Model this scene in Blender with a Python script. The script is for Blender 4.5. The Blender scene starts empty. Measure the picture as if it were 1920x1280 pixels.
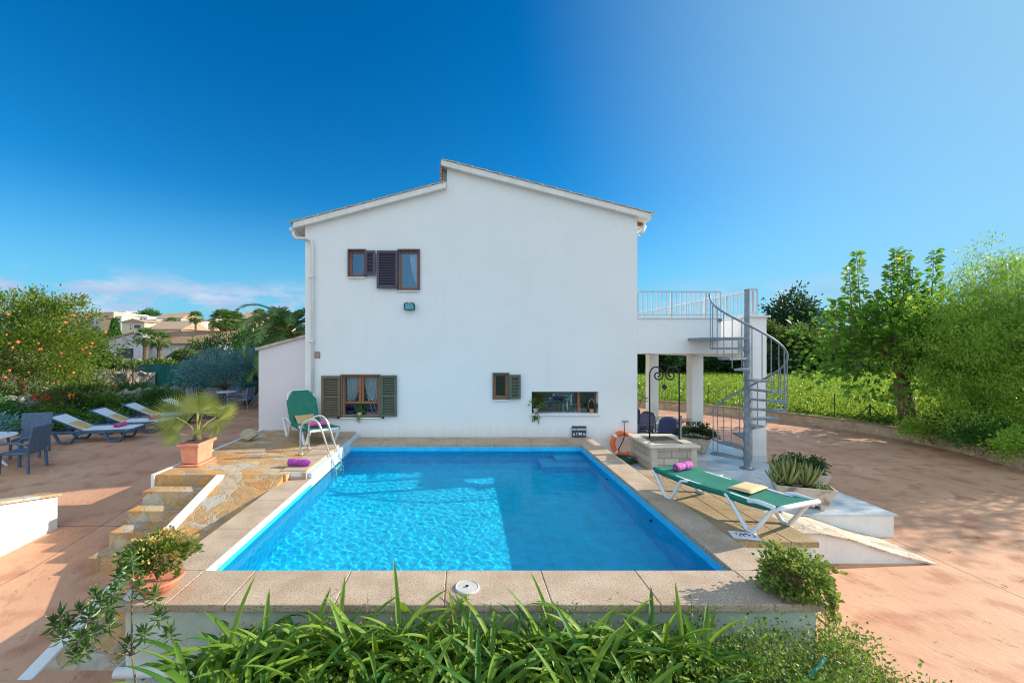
import bpy, math, random
import numpy as np
from mathutils import Vector, Matrix
sc = bpy.context.scene
C = sc.collection
R = math.radians
random.seed(7)
RNG = np.random.default_rng(11)

# ---------------------------------------------------------------- camera, sky, sun, exposure
EYE = 2.3
cam = bpy.data.cameras.new('camera'); co = bpy.data.objects.new('camera', cam); C.objects.link(co)
co.location = (0, 0, EYE); co.rotation_euler = (math.pi / 2, 0, 0)
cam.sensor_width = 36; cam.lens = 15; cam.shift_x = 92 / 1920; cam.shift_y = 10 / 1920
cam.clip_start = 0.05; cam.clip_end = 6000
sc.camera = co

SUN_EL, SUN_DIR = 24.5, (1.0, 0.2)
w = bpy.data.worlds.new('World'); sc.world = w; w.use_nodes = True
wn = w.node_tree; WN = wn.nodes; WL = wn.links
bg = WN['Background']; bg.inputs[1].default_value = 0.15
sky = WN.new('ShaderNodeTexSky'); sky.sky_type = 'NISHITA'; sky.sun_disc = False
sky.sun_elevation = R(SUN_EL); sky.sun_rotation = math.atan2(SUN_DIR[0], SUN_DIR[1])
sky.air_density = 1.0; sky.dust_density = 0.15; sky.ozone_density = 4.0; sky.altitude = 0
hs = WN.new('ShaderNodeHueSaturation'); hs.inputs['Saturation'].default_value = 1.35
WL.new(sky.outputs[0], hs.inputs['Color'])
mul = WN.new('ShaderNodeMix'); mul.data_type = 'RGBA'; mul.blend_type = 'MULTIPLY'; mul.inputs[0].default_value = 1
mul.inputs[7].default_value = (0.30, 0.72, 0.74, 1)
WL.new(hs.outputs[0], mul.inputs[6])
tc = WN.new('ShaderNodeTexCoord'); sep = WN.new('ShaderNodeSeparateXYZ'); WL.new(tc.outputs['Generated'], sep.inputs[0])
# pale band of air along the horizon
hz = WN.new('ShaderNodeMapRange'); hz.inputs[1].default_value = -0.02; hz.inputs[2].default_value = 0.33
hz.inputs[3].default_value = 0.9; hz.inputs[4].default_value = 0.0; hz.interpolation_type = 'SMOOTHSTEP'
WL.new(sep.outputs[2], hz.inputs[0])
hm = WN.new('ShaderNodeMix'); hm.data_type = 'RGBA'; WL.new(hz.outputs[0], hm.inputs[0]); WL.new(mul.outputs[2], hm.inputs[6])
hm.inputs[7].default_value = (1.0, 2.5, 3.7, 1)
# the sky whitens towards the sun
dp = WN.new('ShaderNodeVectorMath'); dp.operation = 'DOT_PRODUCT'; WL.new(tc.outputs['Generated'], dp.inputs[0])
_h = Vector((SUN_DIR[0], SUN_DIR[1], 0)).normalized() * math.cos(R(SUN_EL)); dp.inputs[1].default_value = (_h.x, _h.y, math.sin(R(SUN_EL)))
sw = WN.new('ShaderNodeMapRange'); sw.inputs[1].default_value = .46; sw.inputs[2].default_value = 1.10; sw.inputs[4].default_value = .95; sw.interpolation_type = 'SMOOTHSTEP'; WL.new(dp.outputs['Value'], sw.inputs[0])
swm = WN.new('ShaderNodeMix'); swm.data_type = 'RGBA'; WL.new(sw.outputs[0], swm.inputs[0]); WL.new(hm.outputs[2], swm.inputs[6]); swm.inputs[7].default_value = (1.6, 2.9, 3.8, 1)
# low clouds
def wmath(op, a, b=None):
    n = WN.new('ShaderNodeMath'); n.operation = op
    for i, v in enumerate((a, b)):
        if v is None: continue
        if isinstance(v, (int, float)): n.inputs[i].default_value = v
        else: WL.new(v, n.inputs[i])
    return n.outputs[0]
mp = WN.new('ShaderNodeMapping'); mp.inputs['Scale'].default_value = (1, 1, 2.8); WL.new(tc.outputs['Generated'], mp.inputs[0])
cn = WN.new('ShaderNodeTexNoise'); cn.inputs['Scale'].default_value = 7; cn.inputs['Detail'].default_value = 9; cn.inputs['Roughness'].default_value = .6
WL.new(mp.outputs[0], cn.inputs[0])
cr = WN.new('ShaderNodeMapRange'); cr.inputs[1].default_value = .42; cr.inputs[2].default_value = .58; WL.new(cn.outputs[0], cr.inputs[0]); cr.interpolation_type = 'SMOOTHSTEP'
cb = WN.new('ShaderNodeMapRange'); cb.inputs[1].default_value = .155; cb.inputs[2].default_value = .10; cb.interpolation_type = 'SMOOTHSTEP'; WL.new(sep.outputs[2], cb.inputs[0])
cx = WN.new('ShaderNodeMapRange'); cx.inputs[1].default_value = .1; cx.inputs[2].default_value = -.45; cx.inputs[3].default_value = .35; WL.new(sep.outputs[0], cx.inputs[0])
cf = wmath('MULTIPLY', wmath('MULTIPLY', cr.outputs[0], cb.outputs[0]), cx.outputs[0])
cn2 = WN.new('ShaderNodeTexNoise'); cn2.inputs['Scale'].default_value = 16; cn2.inputs['Detail'].default_value = 5; WL.new(mp.outputs[0], cn2.inputs[0])
cc = WN.new('ShaderNodeMix'); cc.data_type = 'RGBA'; WL.new(cn2.outputs[0], cc.inputs[0])
cc.inputs[6].default_value = (.9, 1.9, 3.3, 1); cc.inputs[7].default_value = (3.4, 3.7, 4.3, 1)
cm = WN.new('ShaderNodeMix'); cm.data_type = 'RGBA'; WL.new(cf, cm.inputs[0]); WL.new(swm.outputs[2], cm.inputs[6]); WL.new(cc.outputs[2], cm.inputs[7])
# unseen bright cloud bank added in the south and overhead to light the facade
bk = WN.new('ShaderNodeMapRange'); bk.inputs[1].default_value = .05; bk.inputs[2].default_value = -.35; bk.interpolation_type = 'SMOOTHSTEP'; WL.new(sep.outputs[1], bk.inputs[0])
bz = WN.new('ShaderNodeMapRange'); bz.inputs[1].default_value = .68; bz.inputs[2].default_value = .9; bz.inputs[4].default_value = .15; bz.interpolation_type = 'SMOOTHSTEP'; WL.new(sep.outputs[2], bz.inputs[0])
cn3 = WN.new('ShaderNodeTexNoise'); cn3.inputs['Scale'].default_value = 2.2; cn3.inputs['Detail'].default_value = 6; WL.new(tc.outputs['Generated'], cn3.inputs[0])
br = WN.new('ShaderNodeMapRange'); br.inputs[1].default_value = .3; br.inputs[2].default_value = .55; br.inputs[3].default_value = .45; WL.new(cn3.outputs[0], br.inputs[0])
bf = wmath('MULTIPLY', wmath('MAXIMUM', bk.outputs[0], bz.outputs[0]), br.outputs[0])
cm2 = WN.new('ShaderNodeMix'); cm2.data_type = 'RGBA'; WL.new(bf, cm2.inputs[0]); WL.new(cm.outputs[2], cm2.inputs[6]); cm2.inputs[7].default_value = (4.5, 5.5, 6.4, 1)
WL.new(cm2.outputs[2], bg.inputs[0])

sl = bpy.data.lights.new('sun', 'SUN'); sl.energy = 5.0; sl.angle = R(0.5); sl.color = (1.0, 0.90, 0.75)
so = bpy.data.objects.new('sun', sl); C.objects.link(so)
hd = Vector((SUN_DIR[0], SUN_DIR[1], 0)).normalized() * math.cos(R(SUN_EL))
so.rotation_euler = Vector((hd.x, hd.y, math.sin(R(SUN_EL)))).to_track_quat('Z', 'Y').to_euler()
sl.cycles.is_caustics_light = True
sc.view_settings.view_transform = 'Standard'; sc.view_settings.look = 'None'; sc.view_settings.gamma = 1
sc.view_settings.exposure = 0.6
sc.cycles.use_denoising = True; sc.cycles.pixel_filter_type = 'BLACKMAN_HARRIS'; sc.cycles.filter_width = 1.1
sc.cycles.max_bounces = 8; sc.cycles.transparent_max_bounces = 12; sc.cycles.sample_clamp_indirect = 6

# ---------------------------------------------------------------- helpers
F = 800.0
def W(px, py, Y): return ((px - 868) / F * Y, Y, EYE - (py - 650) / F * Y)
def WX(px, Y): return (px - 868) / F * Y
def WZ(py, Y): return EYE - (py - 650) / F * Y

def N(nt, t): return nt.nodes.new(t)
def mat(name, col, rough=.65, col2=None, scale=4, detail=5, bump=None, metal=0, stretch=None, contrast=(.35, .65), spec=.5, objc=False, col3=None, scale3=30):
    m = bpy.data.materials.new(name); m.use_nodes = True; nt = m.node_tree; L = nt.links
    b = nt.nodes['Principled BSDF']; b.inputs['Roughness'].default_value = rough; b.inputs['Metallic'].default_value = metal
    b.inputs['Specular IOR Level'].default_value = spec
    b.inputs['Base Color'].default_value = (*col, 1)
    if objc: t = N(nt, 'ShaderNodeTexCoord'); vec = t.outputs['Object']
    else: t = N(nt, 'ShaderNodeNewGeometry'); vec = t.outputs['Position']
    if stretch:
        mpp = N(nt, 'ShaderNodeMapping'); mpp.inputs['Scale'].default_value = stretch[:3]
        if len(stretch) > 3: mpp.inputs['Rotation'].default_value = (0, 0, stretch[3])
        L.new(vec, mpp.inputs[0]); vec = mpp.outputs[0]
    m['vec'] = 0
    cur = None
    if col2:
        n = N(nt, 'ShaderNodeTexNoise'); n.inputs['Scale'].default_value = scale; n.inputs['Detail'].default_value = detail; n.inputs['Roughness'].default_value = .6
        L.new(vec, n.inputs[0]); r = N(nt, 'ShaderNodeMapRange'); r.inputs[1].default_value = contrast[0]; r.inputs[2].default_value = contrast[1]; L.new(n.outputs[0], r.inputs[0])
        x = N(nt, 'ShaderNodeMix'); x.data_type = 'RGBA'; x.inputs[6].default_value = (*col, 1); x.inputs[7].default_value = (*col2, 1)
        L.new(r.outputs[0], x.inputs[0]); cur = x.outputs[2]
    if col3:
        n = N(nt, 'ShaderNodeTexNoise'); n.inputs['Scale'].default_value = scale3; n.inputs['Detail'].default_value = 3; L.new(vec, n.inputs[0])
        r = N(nt, 'ShaderNodeMapRange'); r.inputs[1].default_value = .52; r.inputs[2].default_value = .68; L.new(n.outputs[0], r.inputs[0])
        x = N(nt, 'ShaderNodeMix'); x.data_type = 'RGBA'; x.inputs[7].default_value = (*col3, 1); x.inputs[6].default_value = (*col, 1)
        if cur: L.new(cur, x.inputs[6])
        L.new(r.outputs[0], x.inputs[0]); cur = x.outputs[2]
    if cur: L.new(cur, b.inputs['Base Color'])
    if bump:
        n = N(nt, 'ShaderNodeTexNoise'); n.inputs['Scale'].default_value = bump[0]; n.inputs['Detail'].default_value = 6; L.new(vec, n.inputs[0])
        bp = N(nt, 'ShaderNodeBump'); bp.inputs['Strength'].default_value = bump[1]; bp.inputs['Distance'].default_value = bump[2] if len(bump) > 2 else .02
        L.new(n.outputs[0], bp.inputs['Height']); L.new(bp.outputs[0], b.inputs['Normal'])
    return m

def leafmat(name, a, b_, c=None, trans=.35, rough=.45):
    """leaf colour varies leaf by leaf"""
    m = bpy.data.materials.new(name); m.use_nodes = True; nt = m.node_tree; L = nt.links
    b = nt.nodes['Principled BSDF']; b.inputs['Roughness'].default_value = rough; b.inputs['Specular IOR Level'].default_value = .35
    g = N(nt, 'ShaderNodeNewGeometry'); cr = N(nt, 'ShaderNodeValToRGB'); L.new(g.outputs['Random Per Island'], cr.inputs[0])
    e = cr.color_ramp.elements; e[0].color = (*a, 1); e[1].color = (*b_, 1)
    if c: x = e.new(.93); x.color = (*b_, 1); e[-1].color = (*c, 1)
    L.new(cr.outputs[0], b.inputs['Base Color'])
    t = N(nt, 'ShaderNodeBsdfTranslucent'); hsv = N(nt, 'ShaderNodeHueSaturation'); hsv.inputs['Value'].default_value = 1.5; hsv.inputs['Hue'].default_value = .485
    L.new(cr.outputs[0], hsv.inputs['Color']); L.new(hsv.outputs[0], t.inputs[0])
    mx = N(nt, 'ShaderNodeMixShader'); mx.inputs[0].default_value = trans
    L.new(b.outputs[0], mx.inputs[1]); L.new(t.outputs[0], mx.inputs[2]); L.new(mx.outputs[0], nt.nodes['Material Output'].inputs[0])
    return m

class B:
    def __init__(s): s.v = []; s.f = []
    def add(s, vs, fs):
        o = len(s.v); s.v += [tuple(v) for v in vs]; s.f += [tuple(i + o for i in f) for f in fs]; return s
    def box(s, x0, x1, y0, y1, z0, z1, taper=None):
        v = [(x0, y0, z0), (x1, y0, z0), (x1, y1, z0), (x0, y1, z0), (x0, y0, z1), (x1, y0, z1), (x1, y1, z1), (x0, y1, z1)]
        if taper:
            cx, cy = (x0 + x1) / 2, (y0 + y1) / 2
            v = [(cx + (a - cx) * taper, cy + (b - cy) * taper, c) if c == z0 else (a, b, c) for a, b, c in v]
        return s.add(v, [(3, 2, 1, 0), (4, 5, 6, 7), (0, 1, 5, 4), (1, 2, 6, 5), (2, 3, 7, 6), (3, 0, 4, 7)])
    def bar(s, a, b, wd, th, up=(0, 0, 1)):
        a, b = Vector(a), Vector(b); d = (b - a).normalized(); u = Vector(up)
        if abs(d.dot(u)) > .98: u = Vector((0, 1, 0))
        r = d.cross(u).normalized() * wd / 2; t = r.cross(d).normalized() * th / 2
        v = [a - r - t, a + r - t, a + r + t, a - r + t, b - r - t, b + r - t, b + r + t, b - r + t]
        return s.add(v, [(0, 1, 2, 3), (7, 6, 5, 4), (0, 4, 5, 1), (1, 5, 6, 2), (2, 6, 7, 3), (3, 7, 4, 0)])
    def tube(s, pts, r, seg=8, closed=False, sy=1.0):
        pts = [Vector(p) for p in pts]; n = len(pts); rs = r if isinstance(r, (list, tuple)) else [r] * n
        up = Vector((0, 0, 1)); vs = []; nrm = None
        for i, p in enumerate(pts):
            if closed: t = (pts[(i + 1) % n] - pts[i - 1]).normalized()
            else: t = (pts[min(i + 1, n - 1)] - pts[max(i - 1, 0)]).normalized()
            if nrm is None:
                nrm = t.cross(up) if abs(t.dot(up)) < .95 else t.cross(Vector((0, 1, 0)))
            nrm = (nrm - t * nrm.dot(t)).normalized(); bn = t.cross(nrm)
            for k in range(seg):
                a = 2 * math.pi * k / seg; vs.append(p + nrm * math.cos(a) * rs[i] + bn * math.sin(a) * rs[i] * sy)
        fs = []
        for i in range(n if closed else n - 1):
            j = (i + 1) % n
            for k in range(seg): fs.append((i * seg + k, i * seg + (k + 1) % seg, j * seg + (k + 1) % seg, j * seg + k))
        if not closed: fs += [tuple(range(seg))[::-1], tuple((n - 1) * seg + k for k in range(seg))]
        return s.add(vs, fs)
    def lathe(s, prof, c=(0, 0, 0), seg=20):
        vs = [(c[0] + r * math.cos(2 * math.pi * k / seg), c[1] + r * math.sin(2 * math.pi * k / seg), c[2] + z) for r, z in prof for k in range(seg)]
        fs = [(i * seg + k, i * seg + (k + 1) % seg, (i + 1) * seg + (k + 1) % seg, (i + 1) * seg + k) for i in range(len(prof) - 1) for k in range(seg)]
        fs += [tuple(range(seg))[::-1], tuple((len(prof) - 1) * seg + k for k in range(seg))]
        return s.add(vs, fs)
    def prism(s, poly, a, b, axis='y'):
        n = len(poly)
        def P(p, t): return (p[0], t, p[1]) if axis == 'y' else ((t, p[0], p[1]) if axis == 'x' else (p[0], p[1], t))
        v = [P(p, a) for p in poly] + [P(p, b) for p in poly]
        return s.add(v, [tuple(range(n)), tuple(range(2 * n - 1, n - 1, -1))] + [(i, n + i, n + (i + 1) % n, (i + 1) % n) for i in range(n)])
    def quad(s, *p): return s.add(p, [tuple(range(len(p)))])
    def make(s, name, m, parent=None, smooth=False, bevel=0, world=True, seg=2):
        off = Vector((0, 0, 0))
        if parent is not None and world:
            p = parent
            while p is not None: off += p.location; p = p.parent
        me = bpy.data.meshes.new(name)
        me.from_pydata([(a - off.x, b - off.y, c - off.z) for a, b, c in s.v], [], s.f); me.update()
        o = bpy.data.objects.new(name, me); C.objects.link(o)
        me.materials.append(m)
        if smooth: me.shade_smooth()
        if parent is not None: o.parent = parent
        if bevel:
            md = o.modifiers.new('bevel', 'BEVEL'); md.width = bevel; md.segments = seg; md.limit_method = 'ANGLE'; md.angle_limit = R(40)
            md.harden_normals = True; me.shade_smooth()
        return o

def recalc(o):
    import bmesh
    bm = bmesh.new(); bm.from_mesh(o.data); bmesh.ops.recalc_face_normals(bm, faces=bm.faces); bm.to_mesh(o.data); bm.free(); return o

def npmesh(name, V, Fq, m, parent=None, smooth=False, loc=(0, 0, 0)):
    """V (n,3), Fq (k,4) or (k,3)"""
    V = np.asarray(V, dtype=np.float32) - np.array(loc, dtype=np.float32); Fq = np.asarray(Fq, dtype=np.int32); k = Fq.shape[1]
    me = bpy.data.meshes.new(name); me.vertices.add(len(V)); me.vertices.foreach_set('co', V.ravel())
    me.loops.add(Fq.size); me.loops.foreach_set('vertex_index', Fq.ravel())
    me.polygons.add(len(Fq)); me.polygons.foreach_set('loop_start', np.arange(0, Fq.size, k, dtype=np.int32)); me.polygons.foreach_set('loop_total', np.full(len(Fq), k, dtype=np.int32))
    me.update(calc_edges=True); me.materials.append(m)
    if smooth: me.shade_smooth()
    o = bpy.data.objects.new(name, me); C.objects.link(o)
    if parent is not None: o.parent = parent
    return o

def tag(o, label=None, cat=None, group=None, kind=None):
    if label: o['label'] = label
    if cat: o['category'] = cat
    if group: o['group'] = group
    if kind: o['kind'] = kind
    return o
def thing(name, label, cat, loc=(0, 0, 0), rotz=0, group=None):
    o = bpy.data.objects.new(name, None); C.objects.link(o); o.location = loc; o.rotation_euler = (0, 0, rotz); o.empty_display_size = .2
    return tag(o, label, cat, group)
def kids(o): return [c for c in bpy.data.objects if c.parent == o]
def copy_tree(o, parent=None, label=None):
    c = o.copy(); C.objects.link(c)
    if parent is not None: c.parent = parent
    if label: c['label'] = label
    for ch in kids(o): copy_tree(ch, c)
    return c

# ---------------------------------------------------------------- leaves
def unit(a): return a / np.maximum(np.linalg.norm(a, axis=1, keepdims=True), 1e-6)
def leafquads(P, D, size, aspect=.5, rng=RNG, var=.35, fold=.15, upb=.6):
    """P points, D growth directions; returns folded diamond leaves, two triangles each"""
    n = len(P); D = unit(D); s = size * (1 + var * (rng.random(n) * 2 - 1))[:, None]
    nr = unit(rng.normal(size=(n, 3)) + np.array([0, 0, upb])); S = unit(np.cross(D, nr)); U = np.cross(S, D)
    b = P; t = P + D * s; mid = P + D * s * .45
    l = mid - S * s * aspect / 2 + U * s * fold; r = mid + S * s * aspect / 2 + U * s * fold
    V = np.stack([b, r, t, l], 1).reshape(-1, 3); i = np.arange(n)[:, None] * 4
    T = np.concatenate([i + np.array([0, 1, 2]), i + np.array([0, 2, 3])], 1).reshape(-1, 3)
    return V, T
def crown_points(c, rad, nclump, per, sigma, rng=RNG, shell=.55, flat=-.35):
    """clumps of leaves spread through an ellipsoid, denser towards its outside, with gaps"""
    d = unit(rng.normal(size=(nclump, 3))); d[:, 2] = np.where(d[:, 2] < flat, -d[:, 2] * .3, d[:, 2])
    rr = shell + (1 - shell) * rng.random((nclump, 1)) ** .6
    rr *= 1 + .16 * np.sin(d[:, :1] * 5.1 + c[0]) * np.cos(d[:, 1:2] * 4.3 + c[1]) + .1 * rng.normal(size=(nclump, 1))
    cc = np.array(c) + d * rr * np.array(rad)
    cen = np.repeat(cc, per, 0); off = rng.normal(size=(nclump * per, 3)) * sigma * np.array([1, 1, .75])
    P = cen + off; D = unit(off + .6 * np.repeat(d, per, 0) + rng.normal(size=off.shape) * .35 * sigma)
    return P, D
def branches(b, base, c, rad, n, r0, rng=RNG, spread=.8, tgt=None):
    base = np.array(base, float); c = np.array(c, float)
    for i in range(n):
        d = unit(rng.normal(size=(1, 3)))[0]; d[2] = abs(d[2]) * .9 if d[2] < 0 else d[2]
        e = c + d * np.array(rad) * spread if tgt is None else tgt[rng.integers(len(tgt))]
        m1 = base * .55 + e * .45 + rng.normal(size=3) * .08 * np.linalg.norm(e - base); 
        m0 = base * .8 + e * .2 + np.array([0, 0, .05]) ; m2 = m1 * .5 + e * .5 + rng.normal(size=3) * .05 * np.linalg.norm(e - base)
        b.tube([base, m0, m1, m2, e], [r0, r0 * .75, r0 * .5, r0 * .3, r0 * .1], 6)

def tree(name, label, cat, base, c, rad, lm, bm_, nclump, per, sigma, leaf, aspect=.5, r0=.1, nb=14, trunk_top=None, group=None, cname='crown', shell=.5, flat=-.35, lean=0, extra=None):
    t = thing(name, label, cat, base, 0, group)
    P, D = crown_points(c, rad, nclump, per, sigma, shell=shell, flat=flat)
    if extra is not None: P = np.concatenate([P, extra[0]]); D = np.concatenate([D, extra[1]])
    V, T = leafquads(P, D, leaf, aspect); npmesh(cname, V, T, lm, t, loc=base)
    b = B(); tt = trunk_top or (base[0] + lean, base[1], base[2] + (c[2] - base[2]) * .45)
    bx = [Vector(base).lerp(Vector(tt), k / 4) + Vector((random.uniform(-.3, .3) * r0, random.uniform(-.3, .3) * r0, 0)) for k in range(5)]
    b.tube([Vector(base) - Vector((0, 0, .1))] + bx[1:], [r0 * 1.35, r0 * 1.05, r0, r0 * .95, r0 * .85], 10)
    branches(b, tt, c, rad, nb, r0 * .55, spread=.75); b.make('trunk', bm_, t, smooth=True)
    return t

def palm_frond(V, T, o, az, el, L, droop, lw, nl, rng, rach=None):
    """pinnate frond: leaflets either side of an arching rachis (collected in V,T lists as quads)"""
    h = np.array([math.cos(az), math.sin(az), 0]); pts = []; p = np.array(o, float); e = el; st = L / 14
    for k in range(15):
        pts.append(p.copy()); p = p + st * (h * math.cos(e) + np.array([0, 0, math.sin(e)])); e -= droop / 14 * (1 + k * .08)
    side = np.array([-h[1], h[0], 0])
    for k in range(nl):
        f = .16 + .84 * k / nl; i = min(int(f * 14), 13); fr = f * 14 - i; q = pts[i] * (1 - fr) + pts[min(i + 1, 14)] * fr
        tan = pts[min(i + 1, 14)] - pts[i]; tan /= np.linalg.norm(tan); ll = lw * math.sin(math.pi * min(.97, f * .85 + .12)) ** .6
        for s in (-1, 1):
            d = tan * .75 + side * s * .8 + np.array([0, 0, .28 - .5 * rng.random() * .6]); d /= np.linalg.norm(d); wv = tan * .018 * L / 1.6
            m = q + d * ll * .55; t = q + d * ll + np.array([0, 0, -.14 * ll])
            n0 = len(V); V += [q - wv * .6, q + wv * .6, m + wv, m - wv, t]; T += [(n0, n0 + 1, n0 + 2), (n0, n0 + 2, n0 + 3), (n0 + 3, n0 + 2, n0 + 4)]
    if rach is not None: rach.tube(pts, [.022 * L / 2 * (1 - .06 * k) for k in range(15)], 5)
def fan_leaf(V, T, o, d, up, rad, nseg, span, rng, droop=.15):
    """fan palm leaf: narrow pleated segments radiating from the stalk's end"""
    d = np.array(d, float); d /= np.linalg.norm(d); s = np.cross(d, up); s /= np.linalg.norm(s); u = np.cross(s, d)
    for k in range(nseg):
        a = (k / (nseg - 1) - .5) * span; q = d * math.cos(a) + s * math.sin(a); wd = rad * span / nseg * .36
        tt = s * math.cos(a) - d * math.sin(a); L = rad * (.86 + .14 * math.cos(a * .8)) * rng.uniform(.93, 1.04)
        o_ = np.array(o, float); m = o_ + q * L * .55; fo = u * wd * .45; t = o_ + q * L - np.array([0, 0, droop * L * rng.uniform(.5, 1.4)])
        n0 = len(V); V += [o_, m + tt * wd * .55 + fo, t, m - tt * wd * .55 + fo, m - fo]
        T += [(n0, n0 + 1, n0 + 4), (n0 + 1, n0 + 2, n0 + 4), (n0, n0 + 4, n0 + 3), (n0 + 4, n0 + 2, n0 + 3)]

# ---------------------------------------------------------------- terrain
BA, BB = (-17.5, 12.0), (-11.8, 18.2)
def sstep(a, b, x): t = np.clip((x - a) / (b - a), 0, 1); return t * t * (3 - 2 * t)
def bankd(x, y):
    dx, dy = BB[0] - BA[0], BB[1] - BA[1]; l = math.hypot(dx, dy); return ((x - BA[0]) * -dy + (y - BA[1]) * dx) / l
def g0(x, y):
    x = np.asarray(x, float); y = np.asarray(y, float)
    left = np.interp(y, [-50, 6, 11, 19.6, 20.4, 30, 45, 80, 150, 230, 3000], [-.85, -.83, -.28, -.28, .1, .5, 1.0, 2.6, 7.2, 12, 12])
    right = np.interp(y, [-50, 3000], [-.9, -.9])
    s = sstep(-4, 4, -x - np.maximum(0, y - 25) * .02); z = left * s + right * (1 - s)
    return z
def g(x, y):
    z = g0(x, y); x = np.asarray(x, float); y = np.asarray(y, float)
    d = bankd(x, y); z = np.where((d > .2) & (x < -11), np.maximum(z, .35 + .25 * np.clip(d / 4, 0, 1)), z)
    kd = kerb_d(x, y); z = np.where(kd > .45, np.maximum(z, -.62), z)
    return z
KERB = [(8.0, 24.0), (9.6, 22.8), (11.4, 21.2), (13.2, 18.9), (14.4, 17.2), (15.0, 15.6), (15.15, 14.2), (15.0, 12.6), (14.5, 11.0), (14.2, 9.0), (14.2, 5.0), (14.2, 0.0)]
def kerb_x(y):
    ks = sorted(KERB, key=lambda p: p[1]); return np.interp(y, [p[1] for p in ks], [p[0] for p in ks])
def kerb_d(x, y): return np.where(y < 24.0, x - kerb_x(y), np.where(x > 8, y - 24, -1))
def gz(x, y): return float(g(x, y))

def axis(pts):
    out = []
    for (a, b, st) in pts: out += list(np.arange(a, b - 1e-6, st))
    return np.array(out + [pts[-1][1]])
gx = axis([(-3000, -600, 400), (-600, -60, 30), (-60, -20, 2.5), (-20, 20, .2), (20, 60, 2.5), (60, 600, 30), (600, 3000, 400)])
gy = axis([(-300, -20, 40), (-20, 0, 2), (0, 26, .2), (26, 60, 2), (60, 300, 12), (300, 3000, 300)])
GX, GY = np.meshgrid(gx, gy); GZ = g(GX, GY) - .03
hole = (GX > -2.95) & (GX < 3.05) & (GY > 4.1) & (GY < 10.3); GZ = np.where(hole, -2.4, GZ)
nx = len(gx); ii, jj = np.meshgrid(np.arange(nx - 1), np.arange(len(gy) - 1)); q = (jj * nx + ii).ravel()
m_earth = mat('dry_earth_and_grass', (.11, .075, .035), .95, (.07, .10, .02), 1.2, 8, bump=(25, .6, .05), col3=(.16, .12, .06), scale3=9)
tag(npmesh('ground', np.stack([GX.ravel(), GY.ravel(), GZ.ravel()], 1), np.stack([q, q + 1, q + nx + 1, q + nx], 1), m_earth, smooth=True), kind='structure', label='earth ground reaching out to the hill town')

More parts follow.
